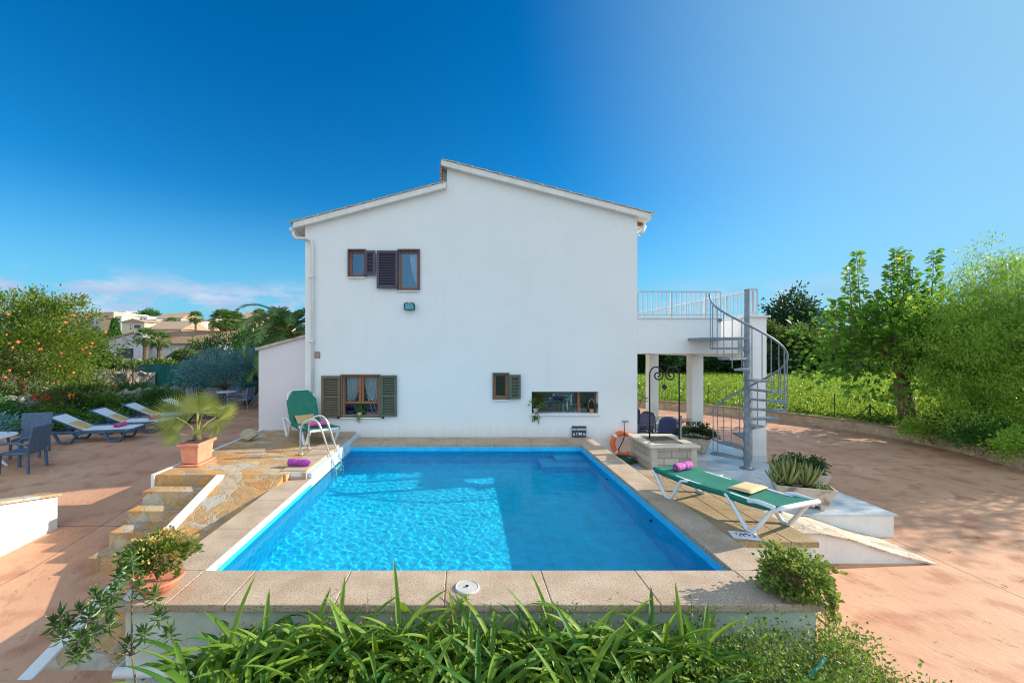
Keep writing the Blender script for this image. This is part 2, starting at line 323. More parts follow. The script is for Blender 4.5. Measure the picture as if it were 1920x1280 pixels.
# stamped terracotta concrete
def paving_mat():
    m = mat('stamped_terracotta_concrete', (.52, .25, .135), .62, (.66, .38, .235), .55, 7, contrast=(.3, .7), col3=(.47, .21, .115), scale3=2.3, spec=.4)
    nt = m.node_tree; L = nt.links; b = nt.nodes['Principled BSDF']; gpos = N(nt, 'ShaderNodeNewGeometry')
    mp_ = N(nt, 'ShaderNodeMapping'); mp0 = N(nt, 'ShaderNodeMapping'); mp0.inputs['Rotation'].default_value = (0, 0, R(58)); L.new(gpos.outputs['Position'], mp0.inputs[0]); mp_.inputs['Scale'].default_value = (.85, 1.9, 1); L.new(mp0.outputs[0], mp_.inputs[0])
    nz = N(nt, 'ShaderNodeTexNoise'); nz.inputs['Scale'].default_value = 2.4; nz.inputs['Detail'].default_value = 10; nz.inputs['Distortion'].default_value = .25; L.new(mp_.outputs[0], nz.inputs[0])
    # thin slate-like fissures: where the noise crosses its middle value, broken up by a second noise
    a = N(nt, 'ShaderNodeMath'); a.operation = 'SUBTRACT'; L.new(nz.outputs[0], a.inputs[0]); a.inputs[1].default_value = .5
    ab = N(nt, 'ShaderNodeMath'); ab.operation = 'ABSOLUTE'; L.new(a.outputs[0], ab.inputs[0])
    mr = N(nt, 'ShaderNodeMapRange'); mr.inputs[1].default_value = 0; mr.inputs[2].default_value = .010; mr.inputs[3].default_value = 1; mr.inputs[4].default_value = 0; L.new(ab.outputs[0], mr.inputs[0])
    n2 = N(nt, 'ShaderNodeTexNoise'); n2.inputs['Scale'].default_value = 6.5; L.new(mp_.outputs[0], n2.inputs[0])
    m2 = N(nt, 'ShaderNodeMapRange'); m2.inputs[1].default_value = .53; m2.inputs[2].default_value = .62; L.new(n2.outputs[0], m2.inputs[0])
    cr_ = N(nt, 'ShaderNodeMath'); cr_.operation = 'MULTIPLY'; L.new(mr.outputs[0], cr_.inputs[0]); L.new(m2.outputs[0], cr_.inputs[1])
    old = b.inputs['Base Color'].links[0].from_socket; x = N(nt, 'ShaderNodeMix'); x.data_type = 'RGBA'; x.inputs[7].default_value = (.20, .10, .06, 1)
    sc_ = N(nt, 'ShaderNodeMath'); sc_.operation = 'MULTIPLY'; sc_.inputs[1].default_value = .75; L.new(cr_.outputs[0], sc_.inputs[0])
    # saw-cut joints
    sp = N(nt, 'ShaderNodeSeparateXYZ'); L.new(gpos.outputs['Position'], sp.inputs[0]); js = []
    for k, per, off in ((0, 4.4, 7.13), (1, 4.4, 2.75)):
        ad = N(nt, 'ShaderNodeMath'); ad.operation = 'SUBTRACT'; L.new(sp.outputs[k], ad.inputs[0]); ad.inputs[1].default_value = off - per / 2
        pm = N(nt, 'ShaderNodeMath'); pm.operation = 'PINGPONG'; pm.inputs[1].default_value = per / 2; L.new(ad.outputs[0], pm.inputs[0])
        lt = N(nt, 'ShaderNodeMath'); lt.operation = 'GREATER_THAN'; lt.inputs[1].default_value = per / 2 - .008; L.new(pm.outputs[0], lt.inputs[0]); js.append(lt.outputs[0])
    mxj = N(nt, 'ShaderNodeMath'); mxj.operation = 'MAXIMUM'; L.new(js[0], mxj.inputs[0]); L.new(js[1], mxj.inputs[1])
    mall = N(nt, 'ShaderNodeMath'); mall.operation = 'MAXIMUM'; L.new(mxj.outputs[0], mall.inputs[0]); L.new(sc_.outputs[0], mall.inputs[1])
    L.new(mall.outputs[0], x.inputs[0]); L.new(old, x.inputs[6]); L.new(x.outputs[2], b.inputs['Base Color'])
    n3 = N(nt, 'ShaderNodeTexNoise'); n3.inputs['Scale'].default_value = 9; n3.inputs['Detail'].default_value = 8; L.new(mp_.outputs[0], n3.inputs[0])
    hsum = N(nt, 'ShaderNodeMath'); hsum.operation = 'SUBTRACT'; L.new(n3.outputs[0], hsum.inputs[0]); L.new(mall.outputs[0], hsum.inputs[1])
    bp = N(nt, 'ShaderNodeBump'); bp.inputs['Strength'].default_value = .32; bp.inputs['Distance'].default_value = .022; L.new(hsum.outputs[0], bp.inputs['Height']); L.new(bp.outputs[0], b.inputs['Normal'])
    return m
m_pave = paving_mat()
px_ = np.arange(-20, 16.01, .2); py_ = np.arange(0, 24.01, .2); PX, PY = np.meshgrid(px_, py_)
keep_l = (PX < -2.9) & (bankd(PX, PY) < .1) & (PY < 19.4)
keep_r = (PX > 3.0) & (kerb_d(PX, PY) < .15)
keep = (keep_l | keep_r) & ~((PX < 3.8) & (PX > -3.0) & (PY < 3.9)); pn = len(px_)
fq = [(j * pn + i, j * pn + i + 1, (j + 1) * pn + i + 1, (j + 1) * pn + i) for j in range(len(py_) - 1) for i in range(pn - 1) if keep[j, i] and keep[j, i + 1] and keep[j + 1, i] and keep[j + 1, i + 1]]
tag(npmesh('paving', np.stack([PX.ravel(), PY.ravel(), g0(PX, PY).ravel() + .004], 1), fq, m_pave, smooth=True), kind='structure', label='terracotta stamped concrete paving')

# ---------------------------------------------------------------- shared materials
m_white = mat('white_render_wall', (.82, .82, .81), .85, (.77, .78, .775), 1.1, 6, bump=(7, .35, .02), contrast=(.3, .8))
m_trim = mat('white_painted_trim', (.80, .79, .76), .6, (.70, .69, .65), 3, 6, bump=(60, .1, .004))
m_stone = mat('sandstone_coping', (.42, .30, .205), .85, (.56, .43, .32), 2.2, 9, bump=(90, .7, .008), col3=(.22, .16, .10), scale3=70)
m_slab = mat('worn_paving_slab', (.34, .23, .12), .85, (.44, .32, .18), 3, 8, bump=(90, .7, .008), col3=(.22, .15, .08), scale3=60)
m_rail = mat('pale_grey_railing', (.42, .46, .50), .5, (.50, .54, .57), 9, 4, metal=.2)
m_galv = mat('galvanised_steel', (.16, .20, .25), .5, (.25, .30, .35), 9, 4, metal=.35)
m_steel = mat('polished_steel', (.75, .73, .70), .16, metal=1)
m_iron = mat('black_wrought_iron', (.02, .022, .028), .45, metal=.3)
m_wood = mat('varnished_wood', (.30, .09, .03), .4, (.40, .14, .045), 6, 6, stretch=(6, 6, 1))
m_shut_o = mat('olive_painted_shutter', (.17, .13, .08), .5, (.13, .10, .06), 5, 4)
m_shut_p = mat('plum_painted_shutter', (.085, .07, .11), .5, (.06, .05, .08), 5, 4)
m_shut_g = mat('green_grey_painted_shutter', (.11, .135, .09), .5, (.08, .10, .07), 5, 4)
m_tile = mat('clay_roof_tile', (.36, .22, .13), .85, (.50, .37, .25), 5, 6, bump=(40, .4, .01), col3=(.20, .13, .08), scale3=7)
m_terra = mat('orange_terracotta_pot', (.62, .20, .11), .7, (.70, .28, .17), 5, 5, bump=(60, .15, .004))
m_soil = mat('potting_soil', (.05, .03, .018), .95, (.10, .06, .035), 20, 4, bump=(60, .8, .02))
m_conc = mat('weathered_concrete_planter', (.44, .37, .29), .9, (.56, .50, .42), 5, 8, bump=(70, .4, .006), col3=(.22, .18, .13), scale3=6)
m_purple = mat('purple_terry_towel', (.36, .045, .34), .95, (.45, .08, .42), 40, 3, bump=(260, .9, .008))
m_pink = mat('pink_terry_towel', (.55, .09, .26), .95, (.66, .14, .33), 40, 3, bump=(260, .9, .008))
m_beige = mat('ochre_cushion_fabric', (.56, .36, .14), .9, (.62, .42, .19), 12, 3, bump=(200, .3, .004))
m_gsling = mat('green_mesh_fabric', (.005, .15, .10), .6, (.01, .19, .12), 7, 4, bump=(350, .3, .003), objc=True)
m_plast = mat('white_moulded_plastic', (.78, .80, .82), .35, objc=True)
m_blueplast = mat('blue_grey_moulded_plastic', (.035, .085, .16), .45, (.05, .11, .19), 6, 3, objc=True)
m_lsling = mat('pale_sling_fabric', (.72, .76, .80), .8, (.64, .69, .75), 9, 3, objc=True)
m_wicker = mat('blue_grey_wicker', (.05, .10, .17), .6, (.11, .17, .25), 30, 3, bump=(120, .8, .01), objc=True)
m_dark = mat('dark_interior_and_gap_shade', (.03, .02, .018), .9)
m_bark = mat('rough_tree_bark', (.16, .10, .06), .9, (.26, .18, .11), 8, 6, bump=(22, .9, .04), stretch=(3, 3, .7))
m_pbark = mat('palm_trunk_fibre', (.11, .08, .055), .95, (.20, .14, .09), 12, 5, bump=(25, .9, .05))
m_curt = mat('lace_curtain', (.70, .74, .78), .9, (.50, .56, .62), 40, 4, stretch=(5, 5, .6))
def weather(m, amt=.12, base=None):
    """faint rain streaks and patches over a painted wall; splash-back dirt above height `base`"""
    nt = m.node_tree; L = nt.links; b = nt.nodes['Principled BSDF']; old = b.inputs['Base Color'].links[0].from_socket
    gp = N(nt, 'ShaderNodeNewGeometry'); mp_ = N(nt, 'ShaderNodeMapping'); mp_.inputs['Scale'].default_value = (5, 5, .35); L.new(gp.outputs['Position'], mp_.inputs[0])
    n1 = N(nt, 'ShaderNodeTexNoise'); n1.inputs['Scale'].default_value = 1.6; n1.inputs['Detail'].default_value = 8; L.new(mp_.outputs[0], n1.inputs[0])
    n2 = N(nt, 'ShaderNodeTexNoise'); n2.inputs['Scale'].default_value = .7; n2.inputs['Detail'].default_value = 5; L.new(gp.outputs['Position'], n2.inputs[0])
    r1 = N(nt, 'ShaderNodeMapRange'); r1.inputs[1].default_value = .5; r1.inputs[2].default_value = .8; L.new(n1.outputs[0], r1.inputs[0])
    r2 = N(nt, 'ShaderNodeMapRange'); r2.inputs[1].default_value = .4; r2.inputs[2].default_value = .75; L.new(n2.outputs[0], r2.inputs[0])
    mu = N(nt, 'ShaderNodeMath'); mu.operation = 'MULTIPLY'; L.new(r1.outputs[0], mu.inputs[0]); L.new(r2.outputs[0], mu.inputs[1])
    f = N(nt, 'ShaderNodeMath'); f.operation = 'MULTIPLY'; L.new(mu.outputs[0], f.inputs[0]); f.inputs[1].default_value = amt * 4; out = f.outputs[0]
    if base is not None:
        sp = N(nt, 'ShaderNodeSeparateXYZ'); L.new(gp.outputs['Position'], sp.inputs[0]); h = N(nt, 'ShaderNodeMath'); h.operation = 'MULTIPLY_ADD'; L.new(n1.outputs[0], h.inputs[0]); h.inputs[1].default_value = -.35; L.new(sp.outputs[2], h.inputs[2])
        rz = N(nt, 'ShaderNodeMapRange'); rz.inputs[1].default_value = base + .12; rz.inputs[2].default_value = base - .25; rz.inputs[4].default_value = .38; L.new(h.outputs[0], rz.inputs[0])
        mx_ = N(nt, 'ShaderNodeMath'); mx_.operation = 'MAXIMUM'; L.new(out, mx_.inputs[0]); L.new(rz.outputs[0], mx_.inputs[1]); out = mx_.outputs[0]
    x = N(nt, 'ShaderNodeMix'); x.data_type = 'RGBA'; L.new(out, x.inputs[0]); L.new(old, x.inputs[6]); x.inputs[7].default_value = (.42, .38, .31, 1); L.new(x.outputs[2], b.inputs['Base Color'])
weather(m_white, .03, -.02); weather(m_trim, .14)
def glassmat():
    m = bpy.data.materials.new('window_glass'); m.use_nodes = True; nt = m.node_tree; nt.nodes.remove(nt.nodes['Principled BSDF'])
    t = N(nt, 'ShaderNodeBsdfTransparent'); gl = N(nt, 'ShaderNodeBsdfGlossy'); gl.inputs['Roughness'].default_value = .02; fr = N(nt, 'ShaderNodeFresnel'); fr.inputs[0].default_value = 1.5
    ml = N(nt, 'ShaderNodeMath'); ml.operation = 'MULTIPLY_ADD'; ml.inputs[1].default_value = 1.6; ml.inputs[2].default_value = .16; gl.inputs['Color'].default_value = (.30, .62, .90, 1); nt.links.new(fr.outputs[0], ml.inputs[0])  # blue of a reflected sky put into the gloss colour
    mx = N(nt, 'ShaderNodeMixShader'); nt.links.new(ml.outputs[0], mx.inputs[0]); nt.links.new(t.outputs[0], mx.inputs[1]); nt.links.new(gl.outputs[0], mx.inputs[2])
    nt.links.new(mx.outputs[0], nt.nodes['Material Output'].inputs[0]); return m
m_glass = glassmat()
def crazy_mat(name, scale, tones, joint, obj=False):
    m = bpy.data.materials.new(name); m.use_nodes = True; nt = m.node_tree; L = nt.links; b = nt.nodes['Principled BSDF']; b.inputs['Roughness'].default_value = .7
    gp = N(nt, 'ShaderNodeNewGeometry'); nz = N(nt, 'ShaderNodeTexNoise'); nz.inputs['Scale'].default_value = 3.6; nz.inputs['Detail'].default_value = 6; nz.inputs['Roughness'].default_value = .6; L.new(gp.outputs['Position'], nz.inputs[0])
    mx = N(nt, 'ShaderNodeVectorMath'); mx.operation = 'MULTIPLY_ADD'; mx.inputs[1].default_value = (.30, .30, .30); L.new(nz.outputs['Color'], mx.inputs[0]); L.new(gp.outputs['Position'], mx.inputs[2])
    mq = N(nt, 'ShaderNodeMapping'); mq.inputs['Rotation'].default_value = (0, 0, R(35)); L.new(mx.outputs[0], mq.inputs[0]); mp_ = N(nt, 'ShaderNodeMapping'); mp_.inputs['Scale'].default_value = (1, 1.7, 1.3); L.new(mq.outputs[0], mp_.inputs[0])
    v1 = N(nt, 'ShaderNodeTexVoronoi'); v1.inputs['Scale'].default_value = scale; L.new(mp_.outputs[0], v1.inputs[0])
    v2 = N(nt, 'ShaderNodeTexVoronoi'); v2.feature = 'DISTANCE_TO_EDGE'; v2.inputs['Scale'].default_value = scale; L.new(mp_.outputs[0], v2.inputs[0])
    sp = N(nt, 'ShaderNodeSeparateColor'); L.new(v1.outputs['Color'], sp.inputs[0])
    cr_ = N(nt, 'ShaderNodeValToRGB'); L.new(sp.outputs[0], cr_.inputs[0]); e = cr_.color_ramp.elements; e[0].color = (*tones[0], 1); e[1].color = (*tones[-1], 1)
    for i, t in enumerate(tones[1:-1]): x = e.new((i + 1) / (len(tones) - 1)); x.color = (*t, 1)
    n2 = N(nt, 'ShaderNodeTexNoise'); n2.inputs['Scale'].default_value = 9; n2.inputs['Detail'].default_value = 8; L.new(mp_.outputs[0], n2.inputs[0])
    vr = N(nt, 'ShaderNodeMapRange'); vr.inputs[3].default_value = .55; vr.inputs[4].default_value = 1.4; L.new(n2.outputs[0], vr.inputs[0])
    mu = N(nt, 'ShaderNodeMix'); mu.data_type = 'RGBA'; mu.blend_type = 'MULTIPLY'; mu.inputs[0].default_value = 1; L.new(cr_.outputs[0], mu.inputs[6])
    cb_ = N(nt, 'ShaderNodeCombineColor'); [L.new(vr.outputs[0], cb_.inputs[k]) for k in range(3)]; L.new(cb_.outputs[0], mu.inputs[7])
    jn = N(nt, 'ShaderNodeMapRange'); jn.inputs[1].default_value = .012; jn.inputs[2].default_value = .045; L.new(v2.outputs['Distance'], jn.inputs[0])
    fx = N(nt, 'ShaderNodeMix'); fx.data_type = 'RGBA'; fx.inputs[6].default_value = (*joint, 1); L.new(mu.outputs[2], fx.inputs[7]); L.new(jn.outputs[0], fx.inputs[0]); L.new(fx.outputs[2], b.inputs['Base Color'])
    hh = N(nt, 'ShaderNodeMath'); hh.operation = 'MULTIPLY_ADD'; hh.inputs[1].default_value = .5; L.new(n2.outputs[0], hh.inputs[0]); L.new(jn.outputs[0], hh.inputs[2])
    bp = N(nt, 'ShaderNodeBump'); bp.inputs['Strength'].default_value = .6; bp.inputs['Distance'].default_value = .02; L.new(hh.outputs[0], bp.inputs['Height']); L.new(bp.outputs[0], b.inputs['Normal']); return m
m_flag = crazy_mat('ochre_crazy_paving', 2.5, [(.46, .20, .06), (.42, .27, .13), (.54, .29, .10), (.36, .23, .12), (.52, .37, .20), (.42, .40, .36), (.54, .28, .08), (.50, .26, .09)], (.46, .34, .21))
m_rock = crazy_mat('grey_dry_stone', 5.2, [(.30, .28, .25), (.42, .38, .33), (.24, .23, .22), (.48, .43, .36)], (.06, .05, .04))
def brickmat(name, c1, c2, mort, bw, bh, msz=.008, off=.5, rot=None, rough=.7, bump=.3):
    m = bpy.data.materials.new(name); m.use_nodes = True; nt = m.node_tree; L = nt.links; b = nt.nodes['Principled BSDF']; b.inputs['Roughness'].default_value = rough
    gp = N(nt, 'ShaderNodeNewGeometry'); vec = gp.outputs['Position']
    if rot:
        mp_ = N(nt, 'ShaderNodeMapping'); mp_.inputs['Rotation'].default_value = rot; L.new(vec, mp_.inputs[0]); vec = mp_.outputs[0]
    br = N(nt, 'ShaderNodeTexBrick'); br.inputs['Scale'].default_value = 1; br.inputs['Brick Width'].default_value = bw; br.inputs['Row Height'].default_value = bh; br.inputs['Mortar Size'].default_value = msz
    br.offset = off; br.inputs['Color1'].default_value = (*c1, 1); br.inputs['Color2'].default_value = (*c2, 1); br.inputs['Mortar'].default_value = (*mort, 1); L.new(vec, br.inputs[0])
    nz = N(nt, 'ShaderNodeTexNoise'); nz.inputs['Scale'].default_value = 5; nz.inputs['Detail'].default_value = 7; L.new(gp.outputs['Position'], nz.inputs[0])
    vr = N(nt, 'ShaderNodeMapRange'); vr.inputs[3].default_value = .7; vr.inputs[4].default_value = 1.25; L.new(nz.outputs[0], vr.inputs[0])
    cb_ = N(nt, 'ShaderNodeCombineColor'); [L.new(vr.outputs[0], cb_.inputs[k]) for k in range(3)]
    mu = N(nt, 'ShaderNodeMix'); mu.data_type = 'RGBA'; mu.blend_type = 'MULTIPLY'; mu.inputs[0].default_value = 1; L.new(br.outputs[0], mu.inputs[6]); L.new(cb_.outputs[0], mu.inputs[7]); L.new(mu.outputs[2], b.inputs['Base Color'])
    bp = N(nt, 'ShaderNodeBump'); bp.inputs['Strength'].default_value = bump; bp.inputs['Distance'].default_value = .004; bp.invert = True; L.new(br.outputs['Fac'], bp.inputs['Height']); L.new(bp.outputs[0], b.inputs['Normal']); return m
m_basin = brickmat('blue_pool_tiles', (.05, .62, .93), (.06, .66, .96), (.03, .54, .88), .30, .30, .006, 0, rough=.4)
m_basinw = brickmat('pale_blue_pool_wall', (.03, .53, .88), (.04, .57, .92), (.02, .46, .82), .30, .30, .006, 0, rot=(R(90), 0, 0), rough=.4)
m_porch = brickmat('pale_marble_floor_tiles', (.50, .55, .60), (.56, .60, .64), (.34, .38, .42), .45, .45, .005, 0, rough=.35)
m_well = brickmat('travertine_blocks', (.34, .27, .21), (.54, .46, .38), (.24, .19, .14), .34, .15, .01, .5, rot=(R(90), 0, 0))

# ================================================================ POOL
PX0, PX1, PY0, PY1 = -2.65, 2.78, 4.40, 10.05
OX0, OX1, OY0 = -3.12, 3.25, 3.81
pool = thing('swimming_pool', 'rectangular swimming pool with blue tiles and sandstone edging', 'swimming pool', (0, 4, -.88))
ZB = -1.15
b = B(); b.quad((PX0, PY0, ZB), (PX1, PY0, ZB), (PX1, PY1, ZB), (PX0, PY1, ZB))
bs = b.make('pool_floor', m_basin, pool); bs.cycles.is_caustics_receiver = True
b = B(); b.quad((PX0, PY0, -.06), (PX1, PY0, -.06), (PX1, PY0, ZB), (PX0, PY0, ZB)); b.quad((PX1, PY1, -.06), (PX0, PY1, -.06), (PX0, PY1, ZB), (PX1, PY1, ZB))
b.quad((PX1, PY0, -.06), (PX1, PY1, -.06), (PX1, PY1, ZB), (PX1, PY0, ZB)); b.quad((PX0, PY1, -.06), (PX0, PY0, -.06), (PX0, PY0, ZB), (PX0, PY1, ZB))
bs = b.make('pool_side', m_basinw, pool); bs.cycles.is_caustics_receiver = True
B().box(PX0 - .02, PX0 + .004, PY0, 7.46, -.09, -.001).make('sunlit_band', mat('sunlit_white_band', (.66, .72, .76), .5, (.56, .66, .72), 5, 4), pool)  # sunlit top of the left wall, painted as a white strip
# underwater steps at the far right corner
b = B(); b.box(1.75, PX1 - .002, 9.35, PY1 - .002, ZB + .002, -.75); b.box(2.1, PX1 - .004, 9.65, PY1 - .004, -.75, -.45)
bs = b.make('underwater_step', m_basinw, pool); bs.cycles.is_caustics_receiver = True
# water with real waves; the sun's caustics come through it
n = 560; xs = np.linspace(PX0, PX1, n); ys = np.linspace(PY0, PY1, n); X, Y = np.meshgrid(xs, ys); Z = np.zeros_like(X); rw = np.random.default_rng(1)
for i in range(90):
    Lw = rw.uniform(.055, .19) if i > 24 else rw.uniform(.25, .8); a = rw.normal(.9, 1.0); k = 6.283 / Lw; Z += (.00115 * Lw ** 1.65 if i > 24 else .00022 * Lw) * np.sin(k * (X * math.cos(a) + Y * math.sin(a)) + rw.uniform(0, 6.3))
q = (np.arange(n - 1)[:, None] * n + np.arange(n - 1)[None]).ravel()
m_water = bpy.data.materials.new('pool_water'); m_water.use_nodes = True; nt = m_water.node_tree; nt.nodes.clear()
gl = N(nt, 'ShaderNodeBsdfRefraction'); gl.inputs['IOR'].default_value = 1.33; gl.inputs['Roughness'].default_value = 0; gl.inputs['Color'].default_value = (.55, .985, 1, 1)
gs = N(nt, 'ShaderNodeBsdfGlossy'); gs.inputs['Roughness'].default_value = .02; fr = N(nt, 'ShaderNodeFresnel'); fr.inputs[0].default_value = 1.33
fm = N(nt, 'ShaderNodeMath'); fm.operation = 'MULTIPLY'; fm.inputs[1].default_value = .3; nt.links.new(fr.outputs[0], fm.inputs[0])
mx = N(nt, 'ShaderNodeMixShader'); nt.links.new(fm.outputs[0], mx.inputs[0]); nt.links.new(gl.outputs[0], mx.inputs[1]); nt.links.new(gs.outputs[0], mx.inputs[2])
nt.links.new(mx.outputs[0], N(nt, 'ShaderNodeOutputMaterial').inputs[0])
wo = npmesh('water', np.stack([X.ravel(), Y.ravel(), -.155 + Z.ravel()], 1), np.stack([q, q + 1, q + n + 1, q + n], 1), m_water, smooth=True)
wo.cycles.is_caustics_caster = True; tag(wo, 'rippled blue pool water', kind='structure')
for _y, _z in ((6.3, -.45), (8.2, -.45)): B().tube([(PX1 - .002, _y, _z), (PX1 - .02, _y, _z)], .035, 14).make('inlet_fitting', m_iron, pool)
# coping slabs
b = B(); G_ = .0022; TH = .07
xs_ = [OX0, -2.66, -2.13, -1.15, -.17, .80, 1.77, 2.79, OX1]
for i in range(len(xs_) - 1): b.box(xs_[i] + G_, xs_[i + 1] - G_, OY0, PY0, -TH, 0)
ysr = [PY0, 5.2, 6.15, 7.1, 8.05, 8.8, 9.4, PY1]
for i in range(len(ysr) - 1): b.box(PX1, OX1, ysr[i] + G_, ysr[i + 1] - G_, -TH, 0)
ysl = [PY0, 5.4, 6.4, 7.45]
for i in range(3): b.box(OX0, PX0, ysl[i] + G_, ysl[i + 1] - G_, -TH, 0)
xf = [-2.78, -1.95, -1.05, -.15, .75, 1.65, 2.55, OX1]
for i in range(len(xf) - 1): b.box(xf[i] + G_, xf[i + 1] - G_, PY1, 10.88, -TH, 0)
b.make('coping', m_stone, pool, bevel=.011, seg=3)
b = B(); b.box(OX0 + .02, OX1 - .02, OY0 + .03, PY0 - .01, -TH - .01, -.012); b.box(PX1 + .01, OX1 - .02, PY0 - .01, 10.8, -TH - .01, -.012); b.box(OX0 + .02, PX0 - .01, PY0 - .01, 7.44, -TH - .01, -.012); b.box(-2.78, PX1 + .01, PY1 + .01, 10.8, -TH - .01, -.012)
b.make('coping_mortar', m_stone, pool)
b = B(); b.box(OX0 + .06, OX1 - .05, OY0 + .06, PY0 - .02, -1.2, -TH - .012); b.box(PX1 + .02, OX1 - .06, PY0 - .02, 10.86, -1.2, -TH - .012); b.box(OX0 + .06, PX0 - .02, PY0 - .02, 10.86, -1.2, -TH - .012)
m_pwall = mat('greenish_white_pool_wall', (.56, .60, .52), .85, (.42, .50, .40), 1.3, 7, bump=(90, .25, .005), contrast=(.35, .75), col3=(.66, .68, .62), scale3=4)
b.make('outer_wall', m_pwall, pool)
b = B(); b.tube([(OX0 + .0, 4.6, -.63), (OX0 + .0, OY0 + .03, -.63), (OX1, OY0 + .03, -.63)], .045, 10); b.make('ledge_roll', m_trim, pool, smooth=True)
# skimmer lid on the near edge
lid = thing('skimmer_cover', 'round white plastic lid set in the near pool edge', 'cover', (.04, 4.07, .0))
B().lathe([(.118, 0), (.118, .012), (.108, .018), (.10, .013), (.02, .014), (.018, .02), (0, .02)], (.04, 4.07, 0.001), 32).make('disc', mat('greyed_lid_plastic', (.56, .54, .50), .5, (.48, .46, .43), 9, 4), lid)
B().lathe([(.016, .0), (.016, .006), (0, .008)], (.04, 4.07, 0.0205), 12).make('knob', m_iron, lid)

# ================================================================ RAISED FLAGSTONE DECK, STEPS, RAMP (left)
DZ = .12
b = B(); b.box(-5.24, -3.02, 7.27, 11.25, -.9, DZ); b.box(-3.02, -2.8, 7.47, 11.25, -.9, DZ)
tag(b.make('flagstone_deck', m_flag), 'raised ochre flagstone deck beside the pool', kind='structure')
edg = thing('deck_edging', 'sandstone edge slabs of the raised flagstone deck by the pool', 'edging', (-2.9, 9, DZ))
b = B()
for y0, y1 in ((7.45, 8.2), (8.2, 9.1), (9.1, 10.0), (10.0, 10.88)): b.box(-3.18, PX0 - .08, y0 + .004, y1 - .004, DZ - .05, DZ + .022)
b.make('edge_slab', m_stone, edg, bevel=.012)
m_paleb = brickmat('sun_paled_edge_tiles', (.50, .66, .74), (.56, .70, .78), (.34, .50, .60), .30, .30, .006, 0, rot=(R(90), 0, R(90)), rough=.4)  # pool blue paled here to carry the sunlight on this side
b = B(); b.box(-2.80, PX0 + .001, 7.47, 10.86, -.30, DZ - .03); b.make('edge_riser', m_paleb, edg)
b = B(); b.box(-5.30, -5.24, 7.24, 11.2, -.9, DZ + .015); b.make('edge_kerb', m_trim, edg, bevel=.008)
# skimmer recess at the front end of the deck
sk = thing('skimmer_niche', 'small stone-framed niche in the end of the raised deck', 'niche', (-2.97, 7.42, .0))
B().box(-3.2, -2.72, 7.40, 7.50, .001, .03).box(-3.2, -3.12, 7.40, 7.465, .03, .125).box(-2.80, -2.72, 7.40, 7.465, .03, .125).make('niche_frame', m_stone, sk, bevel=.006)
B().box(-3.119, -2.801, 7.448, 7.464, .031, .124).make('niche_cover', m_trim, sk)
# steps
st = thing('garden_steps', 'five ochre flagstone steps going down from the pool deck', 'steps', (-4.75, 6.4, -.83))
zs = [-.05, -.247, -.433, -.63]; yf = [6.94, 6.63, 6.29, 5.92]; yb = [7.27, 6.94, 6.63, 6.29]
for z, y0, y1 in zip(zs, yf, yb): B().box(-5.22, -4.205, y0, 7.268, -.95, z).make('step', m_flag, st, bevel=.012)
# ramp with a white kerb
rt = thing('stone_ramp', 'sloping flagstone ramp with a white kerb between steps and pool', 'ramp', (-3.7, 5.8, -.8))
prof = [(7.268, .118), (7.2, .07), (4.0, -.865), (2.2, -.885)]
poly = prof + [(2.2, -1.1), (7.268, -1.1)]
recalc(B().prism(poly, -4.06, -3.065, 'x').make('ramp_surface', m_flag, rt))
kp = [(y, z + .035) for y, z in prof[:-1]] + [(2.2, -.86), (2.2, -1.1), (7.268, -1.1)]; kp[0] = (7.268, .13)
recalc(B().prism(kp, -4.2, -4.06, 'x').make('ramp_kerb', m_trim, rt, bevel=.006))

# ================================================================ RIGHT DECK EXTENSION, PORCH FLOOR, RAMP
dk = thing('sun_deck', 'raised deck of brown paving slabs right of the pool', 'deck', (3.72, 6.5, -.5))
b = B(); yy = [5.04, 5.55, 6.05, 6.55, 7.05, 7.55, 8.0]; xx = [3.256, 3.57, 3.885, 4.22]
for j in range(6):
    for i in range(3): b.box(xx[i] + .003, xx[i + 1] - .003, yy[j] + .003, yy[j + 1] - .003, -.075, -.004)
b.make('deck_slab', m_slab, dk, bevel=.008)
B().box(3.262, 4.17, 5.09, 7.98, -.20, -.078).box(3.20, 4.11, 5.14, 7.97, -1.0, -.201).make('deck_wall', m_trim, dk)
PZ = -.5
pf = B().box(3.32, 7.23, 7.16, 10.8, -.93, PZ - .02).box(3.32, 7.46, 10.8, 21, -.93, PZ - .021)
tag(pf.make('porch_base', m_trim), 'white rendered base of the porch floor', kind='structure')
tag(B().box(3.30, 7.26, 7.13, 10.8, PZ - .02, PZ + .002).box(3.30, 7.50, 10.8, 21, PZ - .0205, PZ).make('porch_floor', m_porch), 'pale marble tiled porch floor', kind='structure')
rp = thing('access_ramp', 'white ramp with pale stone surface beside the raised deck', 'ramp', (6, 6.7, -.9))
pr = [(4.2, -.44), (5.25, -.43), (5.7, -.52), (6.3, -.72), (7.14, -.935)]
recalc(B().prism([(x, z - .03) for x, z in pr] + [(7.14, -1.0), (4.2, -1.0)], 6.30, 7.15, 'y').make('ramp_wall', m_trim, rp))
m_rampst = crazy_mat('pale_crazy_ramp_stone', 3.2, [(.56, .46, .34), (.66, .58, .46), (.48, .40, .30), (.62, .50, .36)], (.40, .32, .24))
recalc(B().prism(pr + [(7.14, -.96)] + [(x, z - .028) for x, z in pr[::-1][1:]], 6.26, 7.155, 'y').make('ramp_top', m_rampst, rp))
recalc(B().tube([(5.24, 6.285, -.80), (5.24, 6.33, -.80)], .045, 16).make('drain_outlet', m_iron, rp))

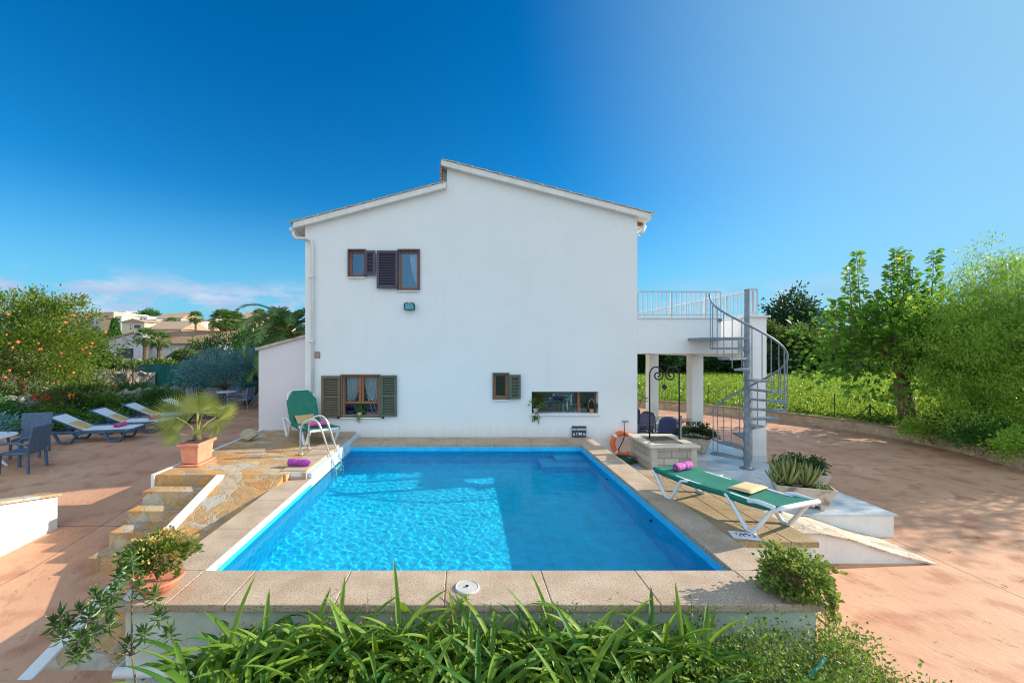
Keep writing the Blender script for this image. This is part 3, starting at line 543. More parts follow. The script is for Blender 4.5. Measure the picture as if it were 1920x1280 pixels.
# ================================================================ HOUSE
FY = 10.9
house = thing('house', 'two-storey white house with shutters and stepped tiled roof', 'house', (0, FY, -.5))
HX0, HX1 = -4.03, 4.455; HB = 21.5
def win_rect(px0, py0, px1, py1): return (WX(px0, FY), WX(px1, FY), WZ(py1, FY), WZ(py0, FY))
holes = {'small_up': win_rect(655, 470, 684, 517), 'tall_up': win_rect(748, 470, 785, 542), 'wide_low': win_rect(642, 704, 711, 779), 'small_low': win_rect(926, 701, 952, 746), 'long_low': win_rect(997, 734, 1122, 775)}
def wall_holes(b, x0, x1, z0, z1, hs, y, depth):
    xs = sorted({x0, x1} | {v for h in hs for v in h[:2]}); zs_ = sorted({z0, z1} | {v for h in hs for v in h[2:]})
    for i in range(len(xs) - 1):
        for j in range(len(zs_) - 1):
            cx, cz = (xs[i] + xs[i + 1]) / 2, (zs_[j] + zs_[j + 1]) / 2
            if any(h[0] < cx < h[1] and h[2] < cz < h[3] for h in hs): continue
            b.quad((xs[i], y, zs_[j]), (xs[i + 1], y, zs_[j]), (xs[i + 1], y, zs_[j + 1]), (xs[i], y, zs_[j + 1]))
    for a, c, d, e in hs:
        b.quad((a, y, d), (a, y + depth, d), (a, y + depth, e), (a, y, e)); b.quad((c, y, d), (c, y, e), (c, y + depth, e), (c, y + depth, d))
        b.quad((a, y, e), (a, y + depth, e), (c, y + depth, e), (c, y, e)); b.quad((a, y, d), (c, y, d), (c, y + depth, d), (a, y + depth, d))
zt = WZ(432, FY)
b = B(); wall_holes(b, HX0, HX1, -.9, zt, list(holes.values()), FY, .22)
RS = WX(838, FY)                      # the step in the roof
zlr = lambda x: np.interp(x, [HX0 - .25, RS], [WZ(428, FY), WZ(355, FY)])       # underside of left verge
zrr = lambda x: np.interp(x, [RS, HX1 + .28], [WZ(316, FY), WZ(412, FY)])       # underside of right verge
gab = [(HX0, zt), (HX1, zt), (HX1, float(zrr(HX1)) + .05), (RS, float(zrr(RS)) + .05), (RS, float(zlr(RS)) + .05), (HX0, float(zlr(HX0)) + .05)]
b.add([(x, FY, z) for x, z in gab], [(0, 1, 2, 3, 4, 5)])
b.quad((HX0, FY, -.9), (HX0, HB, -.9), (HX0, HB, gab[5][1]), (HX0, FY, gab[5][1])); b.quad((HX1, FY, -.9), (HX1, HB, -.9), (HX1, HB, gab[2][1]), (HX1, FY, gab[2][1]))
b.quad((RS, FY, gab[4][1]), (RS, HB, gab[4][1]), (RS, HB, gab[3][1]), (RS, FY, gab[3][1]))
b.add([(x, HB, z) for x, z in [(HX0, -.9), (HX1, -.9)] + gab[2:]], [(0, 1, 2, 3, 4, 5)])
b.make('wall', m_white, house)
# inner lining keeps the rooms dark
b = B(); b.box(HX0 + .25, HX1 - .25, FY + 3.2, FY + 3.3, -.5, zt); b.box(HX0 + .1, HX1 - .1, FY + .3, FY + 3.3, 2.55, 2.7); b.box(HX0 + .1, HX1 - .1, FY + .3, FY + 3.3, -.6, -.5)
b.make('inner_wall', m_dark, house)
# roof: sloping slabs with white verge, rows of clay tiles on top
m_vtile = mat('pale_verge_tile', (.50, .38, .27), .85, (.62, .52, .40), 5, 5)
def roofside(x0, z0, x1, z1, nm):
    """(x0,z0) low eave .. (x1,z1) high end, undersides; slab .13 thick"""
    y0, y1 = FY - .14, HB + .15
    r = recalc(B().prism([(x0, z0), (x1, z1), (x1, z1 + .14), (x0, z0 + .14)], y0, y1, 'y').make('roof_slab', m_trim, house))
    b = B(); L = math.hypot(x1 - x0, z1 - z0); nr = int(L / .36); d = Vector((x1 - x0, 0, z1 - z0)).normalized(); up = Vector((-d.z, 0, d.x)) * (1 if d.x > 0 else -1)
    ncol = int((y1 - y0 + .06) / .2)
    for i in range(nr):
        p = Vector((x0, 0, z0)) + up * .142 + d * (L * i / nr - .07); q_ = p + d * (L / nr + .06) 
        for k in range(ncol):
            yc = y0 + .02 + .1 + k * .2
            for s in range(4):
                a0, a1 = math.pi * s / 4, math.pi * (s + 1) / 4
                def pt(base, a, r_, lift): return tuple(base + Vector((0, yc + math.cos(a) * r_, 0)) + up * (math.sin(a) * r_ * .55 + lift * .6))
                b.quad(pt(p, a0, .1, .035), pt(p, a1, .1, .035), pt(q_, a1, .088, 0), pt(q_, a0, .088, 0))
                if i == 0 or True: b.quad(pt(p, a1, .1, .035), pt(p, a0, .1, .035), pt(p, a0, .082, .025), pt(p, a1, .082, .025))
        b.box(0, 0, 0, 0, 0, 0) if False else None
    o = b.make('roof_tiles', m_tile, house)
    b = B()
    for i in range(nr):       # verge tiles lying flat along the edge
        p = Vector((x0, y0 + .04, z0)) + up * .163 + d * (L * i / nr - .04); q_ = p + d * (L / nr + .04) - up * .018
        b.bar(p, q_, .13, .018, up=tuple(up))
    b.make('verge_tiles', m_vtile, house)
roofside(HX0 - .26, WZ(430, FY), RS - .01, WZ(355, FY), 'l')
roofside(HX1 + .30, WZ(414, FY), RS - .14, WZ(314, FY), 'r')
# broken tile ends up the step of the roof
b = B()
for k in range(7): b.box(RS - .165 - .012 * (k % 2), RS - .125, FY - .12, FY + .3, WZ(345, FY) + k * .075, WZ(345, FY) + k * .075 + .06)
b.make('tile_ends', m_tile, house)
# rafters, gutters, downpipe
b = B(); b.tube([(HX0 - .32, FY - .1, WZ(432, FY)), (HX0 - .32, HB, WZ(432, FY))], .06, 10); b.make('gutter', m_trim, house, smooth=True)
b = B(); b.tube([W(549, 430, FY - .06), W(551, 442, FY - .06), W(556, 447, FY - .06), W(575, 447, FY - .06), W(583, 450, FY - .06), W(586, 460, FY - .06), W(586, 790, FY - .06)], .038, 12)
for py in (520, 640, 745): b.box(WX(582, FY), WX(590, FY), FY - .105, FY, WZ(py + 2, FY), WZ(py - 2, FY))
b.make('downpipe', m_trim, house, smooth=True)
b = B(); b.tube([(HX1 + .2, FY + .05, WZ(424, FY)), (HX1 + .2, HB, WZ(424, FY))], .055, 10)
b.tube([W(1209, 424, FY + .02), W(1205, 434, FY + .02), W(1199, 441, FY + .02)], .04, 10); b.make('gutter', m_trim, house, smooth=True)
for k in range(9): B().box(HX1 + .0, HX1 + .26, FY + .25 + k * 1.15, FY + .33 + k * 1.15, WZ(418, FY), WZ(410, FY)).make('rafter', m_wood, house)
# annex
AY = 11.2
b = B(); ax0, ax1 = WX(485, AY), HX0
b.add([(ax0, AY, -.6), (ax1, AY, -.6), (ax1, AY, WZ(630, AY)), (ax0, AY, WZ(656, AY)), (ax0, AY + 6, -.6), (ax1, AY + 6, -.6), (ax1, AY + 6, WZ(630, AY)), (ax0, AY + 6, WZ(656, AY))], [(0, 1, 2, 3), (0, 3, 7, 4), (4, 7, 6, 5)])
m_annex = mat('pinkish_white_render', (.74, .69, .70), .85, (.69, .64, .66), 1.3, 6, bump=(120, .12, .004), contrast=(.3, .8))
b.make('annex_wall', m_annex, house)
recalc(B().prism([(ax0 - .06, WZ(657, AY)), (ax1, WZ(630, AY)), (ax1, WZ(625.5, AY)), (ax0 - .06, WZ(652, AY))], AY - .06, AY + 6.1, 'y').make('annex_roof', m_conc, house))
# terrace over the porch
TX1 = 7.42; TZ0, TZ1 = WZ(662.5, FY), WZ(597, FY)
b = B(); b.box(HX1 + .002, WX(1352, 10.9), FY + .0, FY + .22, TZ0, TZ1)                    # front upstand
b.box(WX(1352, 10.9), TX1 - .4, FY + .001, FY + .22, TZ0, 2.55)
b.box(HX1 + .002, TX1, FY + .22, HB - 1, 2.32, 2.52)                                      # slab
b.box(TX1 - .3, TX1, 10.8, HB - 1, 2.02, TZ1 - .004)                                         # right side upstand and beam
b.make('terrace', m_white, house)
B().box(HX1 + .003, TX1 - .32, FY + .225, HB - 1.1, 2.30, 2.318).make('porch_ceiling', mat('cream_painted_ceiling', (.72, .60, .42), .8), house)
B().box(HX1 + .003, WX(1354, 10.9), FY - .03, FY + .25, TZ1 + .001, TZ1 + .03).box(TX1 - .42, TX1 + .04, 10.33, 10.86, TZ1 + .001, TZ1 + .04).box(TX1 - .34, TX1 + .03, 10.86, HB - 1, TZ1 + .002, TZ1 + .032).make('terrace_coping', m_trim, house)
for i, y in enumerate((10.4, 13.1, 16.1, 19.2)):
    top = TZ1 if i == 0 else 2.02
    x0 = 7.04 if i else TX1 - .36
    B().box(x0, x0 + .34, y, y + .34, PZ, top).make('column', m_white, house)
    B().box(x0 - .012, x0 + .352, y - .012, y + .352, PZ, PZ + .16).make('skirting', m_porch, house)
# interior beam faces seen from below
B().box(HX1 + .003, TX1 - .3, 15.9, 16.15, 2.02, 2.30).make('porch_beam', m_white, house)
# railings of the terrace
def railing(p0, p1, nb, name='railing', h=.66):
    r = B(); p0, p1 = Vector(p0), Vector(p1); up = Vector((0, 0, 1))
    r.bar(p0 + up * h, p1 + up * h, .05, .035); r.bar(p0 + up * .07, p1 + up * .07, .03, .025)
    for k in range(nb + 1):
        p = p0.lerp(p1, k / nb); big = k % 7 == 0 or k == nb
        r.box(p.x - (.02 if big else .008), p.x + (.02 if big else .008), p.y - (.02 if big else .008), p.y + (.02 if big else .008), p.z - .0 if big else p.z + .07, p.z + h)
    return r.make(name, m_rail, house)
railing((HX1 + .04, FY + .1, TZ1 + .032), (WX(1350, 11.0), FY + .1, TZ1 + .032), 17)
railing((TX1 - .36, 10.6, TZ1 + .042), (TX1 - .12, 10.6, TZ1 + .042), 2)
railing((TX1 - .12, 10.75, TZ1 + .034), (TX1 - .12, HB - 1.2, TZ1 + .034), 62)
# wall lamps beside the stair head
for x in (1350, 1394): recalc(B().tube([W(x, 600, FY - .04), W(x, 600, FY + .0)], .05, 14).make('wall_lamp', m_galv, house))

# windows ---------------------------------------------------------
def shutter(x0, x1, z0, z1, y, m, mid=False, parent=house, nsl=18):
    b = B(); fr = .065; yb = y - .045
    b.box(x0, x0 + fr, yb, y, z0, z1); b.box(x1 - fr, x1, yb, y, z0, z1); b.box(x0 + fr, x1 - fr, yb, y, z0, z0 + fr); b.box(x0 + fr, x1 - fr, yb, y, z1 - fr, z1)
    if mid: b.box(x0 + fr, x1 - fr, yb, y, (z0 + z1) / 2 - .03, (z0 + z1) / 2 + .03)
    s = b.make('shutter', m, parent, bevel=.004)
    b = B(); H = z1 - z0 - 2 * fr
    for k in range(nsl):
        zc = z0 + fr + H * (k + .5) / nsl
        if mid and abs(zc - (z0 + z1) / 2) < .045: continue
        b.bar((x0 + fr, (yb + y) / 2, zc), (x1 - fr, (yb + y) / 2, zc), H / nsl * .72, .007, up=(0, -.8, .6))
    b.make('slats', m, s); B().box(x0 + fr, x1 - fr, y - .008, y - .002, z0 + fr, z1 - fr).make('gap_shade', m_dark, s); return s  # near-black sheet behind the slats stands in for shade in the gaps
def winframe(key, m_out, m_in, muntin=False, curt=None, low=None):
    x0, x1, z0, z1 = holes[key]; t = .035
    wf = B().box(x0 - t, x0, FY - .05, FY + .04, z0 - t, z1 + t).box(x1, x1 + t, FY - .05, FY + .04, z0 - t, z1 + t).box(x0, x1, FY - .05, FY + .04, z1, z1 + t).box(x0, x1, FY - .045, FY + .04, z0 - t, z0).make('window', m_out, house, bevel=.004)
    b = B(); s = .055; y0, y1 = FY + .07, FY + .12; zl = z0 if low is None else z0 + low
    b.box(x0, x0 + s, y0, y1, z0, z1); b.box(x1 - s, x1, y0, y1, z0, z1); b.box(x0 + s, x1 - s, y0, y1, z1 - s, z1); b.box(x0 + s, x1 - s, y0, y1, zl, zl + s)
    if low: b.box(x0 + s, x1 - s, y0, y1, z0, z0 + .02)
    if muntin: c = (x0 + x1) / 2; b.box(c - .065, c - .004, y0 - .01, y1, zl + s, z1 - s); b.box(c + .004, c + .065, y0 - .01, y1, zl + s, z1 - s)
    b.make('frame', m_in, wf, bevel=.005)
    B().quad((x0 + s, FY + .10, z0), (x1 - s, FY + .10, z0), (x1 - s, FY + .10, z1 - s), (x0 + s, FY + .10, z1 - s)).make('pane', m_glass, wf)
    B().box(x0 - .03, x1 + .03, FY - .06, FY + .05, z0 - t - .03, z0 - t - .001).make('sill', m_trim, wf)
    return wf
def curtain(x0, x1, z0, z1, y, parent, gather=0, side=1):
    V = []; Fc = []; nu, nv = 40, 16
    for j in range(nv + 1):
        v = j / nv; z = z1 + (z0 - z1) * v; sh = gather * v ** 1.6
        for i in range(nu + 1):
            u = i / nu; x = (x0 + (x1 - x0) * (u * (1 - sh))) if side > 0 else (x1 - (x1 - x0) * ((1 - u) * (1 - sh)))
            V.append((x, y + .018 * math.sin(u * 34) * (1 + v * .4), z + (.03 * math.sin(u * 9) if j == nv else 0)))
    for j in range(nv):
        for i in range(nu): a = j * (nu + 1) + i; Fc.append((a, a + 1, a + nu + 2, a + nu + 1))
    B().add(V, Fc).make('curtain', m_curt, parent, smooth=True)
wf = winframe('small_up', m_shut_p, m_wood)
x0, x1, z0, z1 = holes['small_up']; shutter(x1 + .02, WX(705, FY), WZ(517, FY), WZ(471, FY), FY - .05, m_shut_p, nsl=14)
wf = winframe('tall_up', m_shut_p, m_wood)
x0, x1, z0, z1 = holes['tall_up']; curtain(x0 + (x1 - x0) * .5, x1 - .05, z0 + .15, z1 - .05, FY + .19, wf, .72, side=-1)
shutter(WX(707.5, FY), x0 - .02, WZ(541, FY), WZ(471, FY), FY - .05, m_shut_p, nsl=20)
wf = winframe('wide_low', m_shut_o, m_wood, muntin=True, low=.30)
x0, x1, z0, z1 = holes['wide_low']; c = (x0 + x1) / 2
curtain(x0 + .06, c - .03, z0 + .34, z1 - .05, FY + .2, wf, .5, side=1); curtain(c + .03, x1 - .06, z0 + .34, z1 - .05, FY + .2, wf, .4, side=-1)
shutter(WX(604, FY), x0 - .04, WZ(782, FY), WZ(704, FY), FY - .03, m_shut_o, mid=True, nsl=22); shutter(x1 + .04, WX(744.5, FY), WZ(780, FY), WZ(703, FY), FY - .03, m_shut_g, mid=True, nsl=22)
for px in (634, 718):
    B().add([W(px - 3, 781, FY - .1), W(px, 780.5, FY - .1), W(px + 3, 781, FY - .1), W(px + 1.5, 785, FY - .1), W(px - 1.5, 785, FY - .1), W(px, 783, FY - .02)], [(0, 1, 5), (1, 2, 5), (2, 3, 5), (3, 4, 5), (4, 0, 5), (4, 3, 2, 1, 0)]).make('shutter_catch', m_iron, house)
wf = winframe('small_low', m_shut_g, m_wood)
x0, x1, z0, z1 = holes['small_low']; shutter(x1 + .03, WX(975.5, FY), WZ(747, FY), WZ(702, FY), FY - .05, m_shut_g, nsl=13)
# long deep opening looking into the room
x0, x1, z0, z1 = holes['long_low']
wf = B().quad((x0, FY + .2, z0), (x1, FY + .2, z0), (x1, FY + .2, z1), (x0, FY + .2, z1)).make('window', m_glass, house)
B().box(x0 - .03, x1 + .03, FY - .05, FY + .2, z0 - .045, z0 + .004).make('sill', m_trim, wf)
B().box(x0 + .003, x1 - .003, FY + .17, FY + .195, z1 - .035, z1 - .003).box(x1 - .045, x1 - .003, FY + .17, FY + .195, z0 + .006, z1 - .037).box(x0 + (x1 - x0) * .715, x0 + (x1 - x0) * .745, FY + .17, FY + .195, z0 + .006, z1 - .037).make('frame', m_wood, wf)
m_room = mat('brown_room_wall', (.36, .20, .11), .8, (.52, .34, .20), 1.6, 4, stretch=(1, 1, 5))
rm = B().box(x0 - .3, x0 + 1.18, FY + 2.2, FY + 2.25, z0 - .6, z1 + .5); rm.make('room_wall', m_room, house)
B().box(x0 + 1.2, x0 + 1.32, FY + 1.6, FY + 1.7, z0 - .6, z1 + .5).box(x0 + 1.5, x0 + 1.58, FY + 1.7, FY + 1.8, z0 - .6, z1 + .5).make('room_post', m_wood, house)
B().box(x0 + 1.34, x0 + 1.5, FY + 1.7, FY + 1.72, z0 - .6, z1 + .5).make('room_door', m_trim, house)
B().box(x0 + 1.6, x1 + .4, FY + 1.75, FY + 1.8, z0 - .6, z1 + .5).make('room_panel', mat('red_brown_panel', (.22, .07, .05), .7, (.35, .14, .09), 4), house)
um = thing('straw_parasol', 'small straw parasol seen through the long ground-floor window', 'parasol', (x0 + .95, FY + 1.0, -.5))
ux, uy, uz = x0 + .95, FY + 1.0, z1 - .06
B().lathe([(.20, -.10), (.19, -.105), (.09, -.05), (.0, .0)], (ux, uy, uz), 14).make('canopy', m_beige, um)
B().tube([(ux, uy, -.48), (ux, uy, uz - .02)], .012, 6).make('pole', m_wood, um)
tb = thing('indoor_table', 'glass-topped table seen through the long ground-floor window', 'table', (x0 + 1.2, FY + 1.2, -.5))
B().box(x0 + 1.0, x0 + 1.5, FY + .9, FY + 1.4, z0 + .1, z0 + .12).make('table_top', m_trim, tb)
for dx in (0, .46):
    for dy in (0, .46): B().box(x0 + 1.0 + dx, x0 + 1.04 + dx, FY + .9 + dy, FY + .94 + dy, -.48, z0 + .1).make('leg', m_trim, tb)
# vent brick
vb = B(); v0, v1, v2, v3 = WX(590.5, FY), WX(600.5, FY), WZ(671, FY), WZ(659, FY)
vb.box(v0, v1, FY - .012, FY + .0, v2, v3); o = vb.make('vent_brick', mat('red_vent_brick', (.30, .08, .05), .8), house)
b = B()
for i in range(5):
    for j in range(6):
        if (i + j) % 2: b.box(v0 + .012 + i * .0235, v0 + .030 + i * .0235, FY - .02, FY - .013, v2 + .012 + j * .024, v2 + .03 + j * .024)
b.make('vent_pattern', m_trim, o)
# floodlight under the upper window
fl = thing('floodlight', 'small black floodlight fixed under the upper window', 'floodlight', W(766, 574, FY))
q4 = [W(757, 568, FY - .17), W(777, 568, FY - .17), W(778, 581, FY - .13), W(758, 581, FY - .13)]; q5 = [(p[0] * .985 + .015 * WX(767, FY), FY - .06, p[2]) for p in q4]
recalc(B().add(q4 + q5, [(0, 1, 2, 3), (7, 6, 5, 4), (0, 4, 5, 1), (1, 5, 6, 2), (2, 6, 7, 3), (3, 7, 4, 0)]).make('housing', m_iron, fl, bevel=.006))
cq = sum((Vector(p) for p in q4), Vector()) / 4; B().quad(*[tuple(cq + (Vector(p) - cq) * .8 + Vector((0, -.008, 0))) for p in q4]).make('lamp_glass', mat('pale_blue_lamp_glass', (.12, .42, .50), .1, spec=.9), fl)
for _px in (762, 772): B().bar(W(_px, 567, FY - .1), W(_px, 567, FY), .02, .03).make('bracket', m_iron, fl)

# ================================================================ SPIRAL STAIR
SC = Vector((6.54, 9.82, PZ)); SR = .74; RISE = .232; STEP = R(28.5)
ss = thing('spiral_staircase', 'grey galvanised spiral staircase climbing to the terrace', 'staircase', SC)
B().tube([SC, SC + Vector((0, 0, 4.12))], .058, 16).lathe([(.16, 0), (.16, .015), (.10, .03), (.075, .06)], SC, 20).make('pole', m_galv, ss, smooth=False)
def ang(k): return STEP * (5.4 - k)
for k in range(1, 13):
    a = ang(k); z = SC.z + RISE * k; b = B(); hw0, hw1 = .05, .145
    d = Vector((math.cos(a), math.sin(a), 0)); s = Vector((-d.y, d.x, 0)); i0, i1 = SC + d * .05, SC + d * SR; zz = Vector((0, 0, z - SC.z))
    b.add([i0 - s * hw0 + zz, i1 - s * hw1 + zz, i1 + s * hw1 + zz, i0 + s * hw0 + zz] + [q_ - Vector((0, 0, .045)) for q_ in (i0 - s * hw0 + zz, i1 - s * hw1 + zz, i1 + s * hw1 + zz, i0 + s * hw0 + zz)], [(0, 1, 2, 3), (7, 6, 5, 4), (0, 4, 5, 1), (1, 5, 6, 2), (2, 6, 7, 3), (3, 7, 4, 0)])
    b.tube([SC + zz + Vector((0, 0, -.10)), SC + zz + Vector((0, 0, .02))], .075, 14)
    recalc(b.make('tread', m_galv, ss))
z = 2.52; b = B(); b.prism([(SC.x - .05, SC.y - .05), (SC.x + .05, SC.y + .05), (SC.x + .02, FY - .005), (SC.x - .80, FY - .005), (SC.x - .80, SC.y + .0)], z - .06, z, 'z'); recalc(b.make('platform', m_galv, ss))
hr = []; 
for i in range(0, 97):
    k = .7 + i * 12.0 / 96; a = ang(k); hr.append(SC + Vector((math.cos(a) * SR, math.sin(a) * SR, RISE * k + 1.02)))
hr.append(hr[-1] + Vector((-.02, .0, .1)))
B().tube(hr, .024, 8).make('handrail', m_galv, ss, smooth=True)
for k in range(1, 13):
    a = ang(k); p = SC + Vector((math.cos(a) * SR, math.sin(a) * SR, RISE * k - .05)); B().tube([p, p + Vector((0, 0, 1.07))], .0105, 6).make('baluster', m_galv, ss)
    a = ang(k + .5); p = SC + Vector((math.cos(a) * SR, math.sin(a) * SR, RISE * k + .0)); B().tube([p, p + Vector((0, 0, 1.13))], .0105, 6).make('baluster', m_galv, ss)

# ================================================================ GREEN LOUNGERS
def vleg(b, y, pts, wd=.05, th=.055):
    for i in range(len(pts) - 1):
        b.bar((pts[i][0], y, pts[i][1]), (pts[i + 1][0], y, pts[i + 1][1]), th, wd, up=(0, 1, 0))
def smooth_path(pts, n=5):
    P = [Vector(p) for p in pts]; out = []
    for i in range(len(P) - 1):
        p0 = P[max(i - 1, 0)]; p1 = P[i]; p2 = P[i + 1]; p3 = P[min(i + 2, len(P) - 1)]
        for k in range(n):
            t = k / n; out.append(.5 * ((2 * p1) + (-p0 + p2) * t + (2 * p0 - 5 * p1 + 4 * p2 - p3) * t * t + (-p0 + 3 * p1 - 3 * p2 + p3) * t ** 3))
    return out + [P[-1]]
def green_lounger(name, label, loc, rot, back):
    t = thing(name, label, 'sun lounger', loc, rot, 'green and white loungers by the pool')
    hw = .33
    for y in (-hw, hw):
        for pts in ([(-.93, .34), (-.90, .31), (-.70, .03), (-.64, .015), (-.58, .03), (-.42, .30), (-.36, .34), (-.28, .36)], [(.30, .36), (.35, .33), (.57, .04), (.63, .015), (.69, .04), (.88, .33), (.98, .39)]):
            B().tube(smooth_path([(x, y, z) for x, z in pts], 4), .034, 10, sy=.75).make('leg', m_plast, t, smooth=True, world=False)
    b = B()
    for y in (-hw + .03, hw - .03): b.box(-.92, .34, y - .02, y + .02, .335, .372)
    if back: 
        for y in (-hw + .0, hw - .0): b.tube(smooth_path([(.30, y, .37), (.45, y, .40), (.75, y, .43), (.92, y, .38)], 4), .026, 8)
    else:
        for y in (-hw + .03, hw - .03): b.box(.34, .98, y - .02, y + .02, .345, .40)
    b.box(-.94, -.89, -hw, hw, .33, .378); b.box(.33, .37, -hw, hw, .32, .36)
    b.make('frame', m_plast, t, world=False, bevel=.01)
    # sling as a thin sagging sheet with folded edges
    prof = []
    L1 = 14
    for i in range(L1 + 1): u = i / L1; prof.append((-.93 + u * 1.23, .385 - .028 * math.sin(u * math.pi)))
    if back:
        a = R(62)
        for i in range(1, 11): u = i / 10; prof.append((.30 + u * .80 * math.cos(a) + .02 * math.sin(u * 3), .385 + u * .80 * math.sin(a)))
    else:
        for i in range(1, 11): u = i / 10; prof.append((.30 + u * .70, .385 - .03 * math.sin(u * math.pi) + .05 * u))
    V = []; Fc = []; cols = [-1.06, -1.06, -1, -.6, -.2, .2, .6, 1, 1.06, 1.06]
    for i, (x, z) in enumerate(prof):
        x2, z2 = prof[min(i + 1, len(prof) - 1)]; x1, z1 = prof[max(i - 1, 0)]; tn = Vector((x2 - x1, z2 - z1)).normalized(); nx_, nz_ = -tn.y, tn.x
        wsc = 1.0 if not back or i < L1 + 8 else (1 - .16 * (i - L1 - 7))
        for j, c in enumerate(cols):
            dn = -.055 if j in (0, 9) else (-.012 * (1 - c * c) if 1 < j < 8 else 0)
            V.append((x + nx_ * dn, c * hw * .97 * wsc, z + nz_ * dn))
    for i in range(len(prof) - 1):
        for j in range(9): a_ = i * 10 + j; Fc.append((a_, a_ + 1, a_ + 11, a_ + 10))
    o = B().add(V, Fc).make('sling', m_gsling, t, world=False, smooth=True); md = o.modifiers.new('s', 'SOLIDIFY'); md.thickness = .012
    if back:
        a = R(62); b = B(); tx, tz = .30 + .80 * math.cos(a), .385 + .80 * math.sin(a); bx, bz = .30, .37
        pth = [(bx, -.33, bz), (bx + .6 * math.cos(a), -.33, bz + .6 * math.sin(a)), (tx - .02, -.30, tz - .05), (tx + .01, -.20, tz + .01), (tx + .01, .20, tz + .01), (tx - .02, .30, tz - .05), (bx + .6 * math.cos(a), .33, bz + .6 * math.sin(a)), (bx, .33, bz)]
        b.tube([Vector(p) + Vector((.022, 0, -.008)) for p in pth], .018, 8); b.make('back_frame', m_plast, t, world=False, smooth=True)
    else:
        b = B(); b.tube(smooth_path([(.97, -.33, .40), (1.01, -.30, .425), (1.015, 0, .43), (1.01, .30, .425), (.97, .33, .40)], 4), .03, 10)
        b.tube(smooth_path([(.62, -.345, .385), (.70, -.35, .41), (.80, -.35, .415), (.95, -.345, .405)], 4), .028, 8); b.tube(smooth_path([(.62, .345, .385), (.70, .35, .41), (.80, .35, .415), (.95, .345, .405)], 4), .028, 8)
        b.make('head_bar', m_plast, t, world=False, smooth=True)
    return t
angR = math.atan2(-.937, .35)
lgR = green_lounger('sun_lounger', 'green and white lounger lying flat on the brown slabs right of the pool', (3.665, 6.02, -.002), angR, False)
angL = math.atan2(.78, -.63)
lgL = green_lounger('sun_lounger', 'green and white lounger with raised back by the shuttered window', (-3.63, 10.12, DZ), angL, True)
def towel(label, p, az, L, r, m, cat='towel', pitch=0):
    t = thing('rolled_towel', label, cat, p, az); V = []; Fc = []; nu, nv = 22, 26
    for i in range(nu + 1):
        x = (i / nu - .5) * L; e = min(1, 3.2 * (1 - abs(2 * i / nu - 1)) ** .5) if abs(2 * i / nu - 1) > .9 else 1
        for j in range(nv):
            a = 2 * math.pi * j / nv; rr = r * (1 + .035 * math.sin(a * 3 + x * 18) + .03 * math.sin(x * 60) + .03 * math.sin(a * 7)) * (1 - .22 * math.exp(-((x / .022) ** 2)))* (.6 + .4 * e)
            V.append((x, math.cos(a) * rr, r * .95 + math.sin(a) * rr * .95))
    for i in range(nu):
        for j in range(nv): Fc.append((i * nv + j, i * nv + (j + 1) % nv, (i + 1) * nv + (j + 1) % nv, (i + 1) * nv + j))
    Fc += [tuple(range(nv)), tuple(nu * nv + j for j in range(nv))[::-1]]
    o = B().add(V, Fc).make('roll', m, t, world=False, smooth=True)
    sp_ = [(L / 2 * s + .004 * s, math.cos(a) * r * (.12 + .7 * a / 14), r * .95 + math.sin(a) * r * (.12 + .7 * a / 14)) for s in (1,) for a in np.linspace(0, 13, 40)]
    B().tube(sp_, .004, 5).make('rolled_edge', m, t, world=False)
    return t
def cushion(label, p, az, sx, sy, th, m, tilt=0):
    t = bpy.data.objects.new('cushion', None); bpy.data.objects.remove(t)
    V = []; Fc = []; n = 12
    for s in (1, -1):
        for i in range(n + 1):
            for j in range(n + 1):
                u, v = 2 * i / n - 1, 2 * j / n - 1; h = th / 2 * (1 - u ** 6) ** .4 * (1 - v ** 6) ** .4
                V.append((u * sx / 2 * (1 - .03 * (1 - v * v)), v * sy / 2 * (1 - .03 * (1 - u * u)), s * h + th / 2))
    M_ = (n + 1) ** 2
    for s in range(2):
        for i in range(n):
            for j in range(n): a = s * M_ + i * (n + 1) + j; f = (a, a + n + 1, a + n + 2, a + 1); Fc.append(f if s == 0 else f[::-1])
    o = B().add(V, Fc).make('cushion', m, None, smooth=True); o.location = p; o.rotation_euler = (0, tilt, az)
    recalc(o); return tag(o, label, 'cushion')
cR = lambda x, y, z: (lgR.location.x + math.cos(angR) * x - math.sin(angR) * y, lgR.location.y + math.sin(angR) * x + math.cos(angR) * y, lgR.location.z + z)
cL = lambda x, y, z: (lgL.location.x + math.cos(angL) * x - math.sin(angL) * y, lgL.location.y + math.sin(angL) * x + math.cos(angL) * y, lgL.location.z + z)
towel('purple rolled towel on the foot of the flat green lounger', cR(-.70, .03, .375), angR + math.pi / 2 + .15, .37, .062, mat('mauve_terry_towel', (.52, .11, .40), .95, (.62, .18, .50), 40, 3, bump=(260, .9, .008)))
cushion('pale ochre cushion lying on the flat green lounger', cR(.33, .05, .385), angR + .2, .30, .46, .055, mat('pale_ochre_cushion', (.66, .46, .24), .9, (.72, .52, .30), 12, 3, bump=(200, .3, .004)), tilt=-.03)
towel('pink rolled towel on the raised-back green lounger', cL(-.52, 0, .375), angL + math.pi / 2 - .1, .42, .06, mat('bright_pink_towel', (.70, .10, .36), .95, (.78, .18, .44), 40, 3, bump=(260, .9, .008)))
cushion('ochre cushion leaning on the raised back of the green lounger', cL(.18, .03, .41), angL, .36, .46, .055, m_beige, tilt=-.62)
towel('violet rolled towel lying on the deck edge by the pool ladder', (-2.98, 7.74, DZ + .022), R(-8), .40, .066, m_purple)

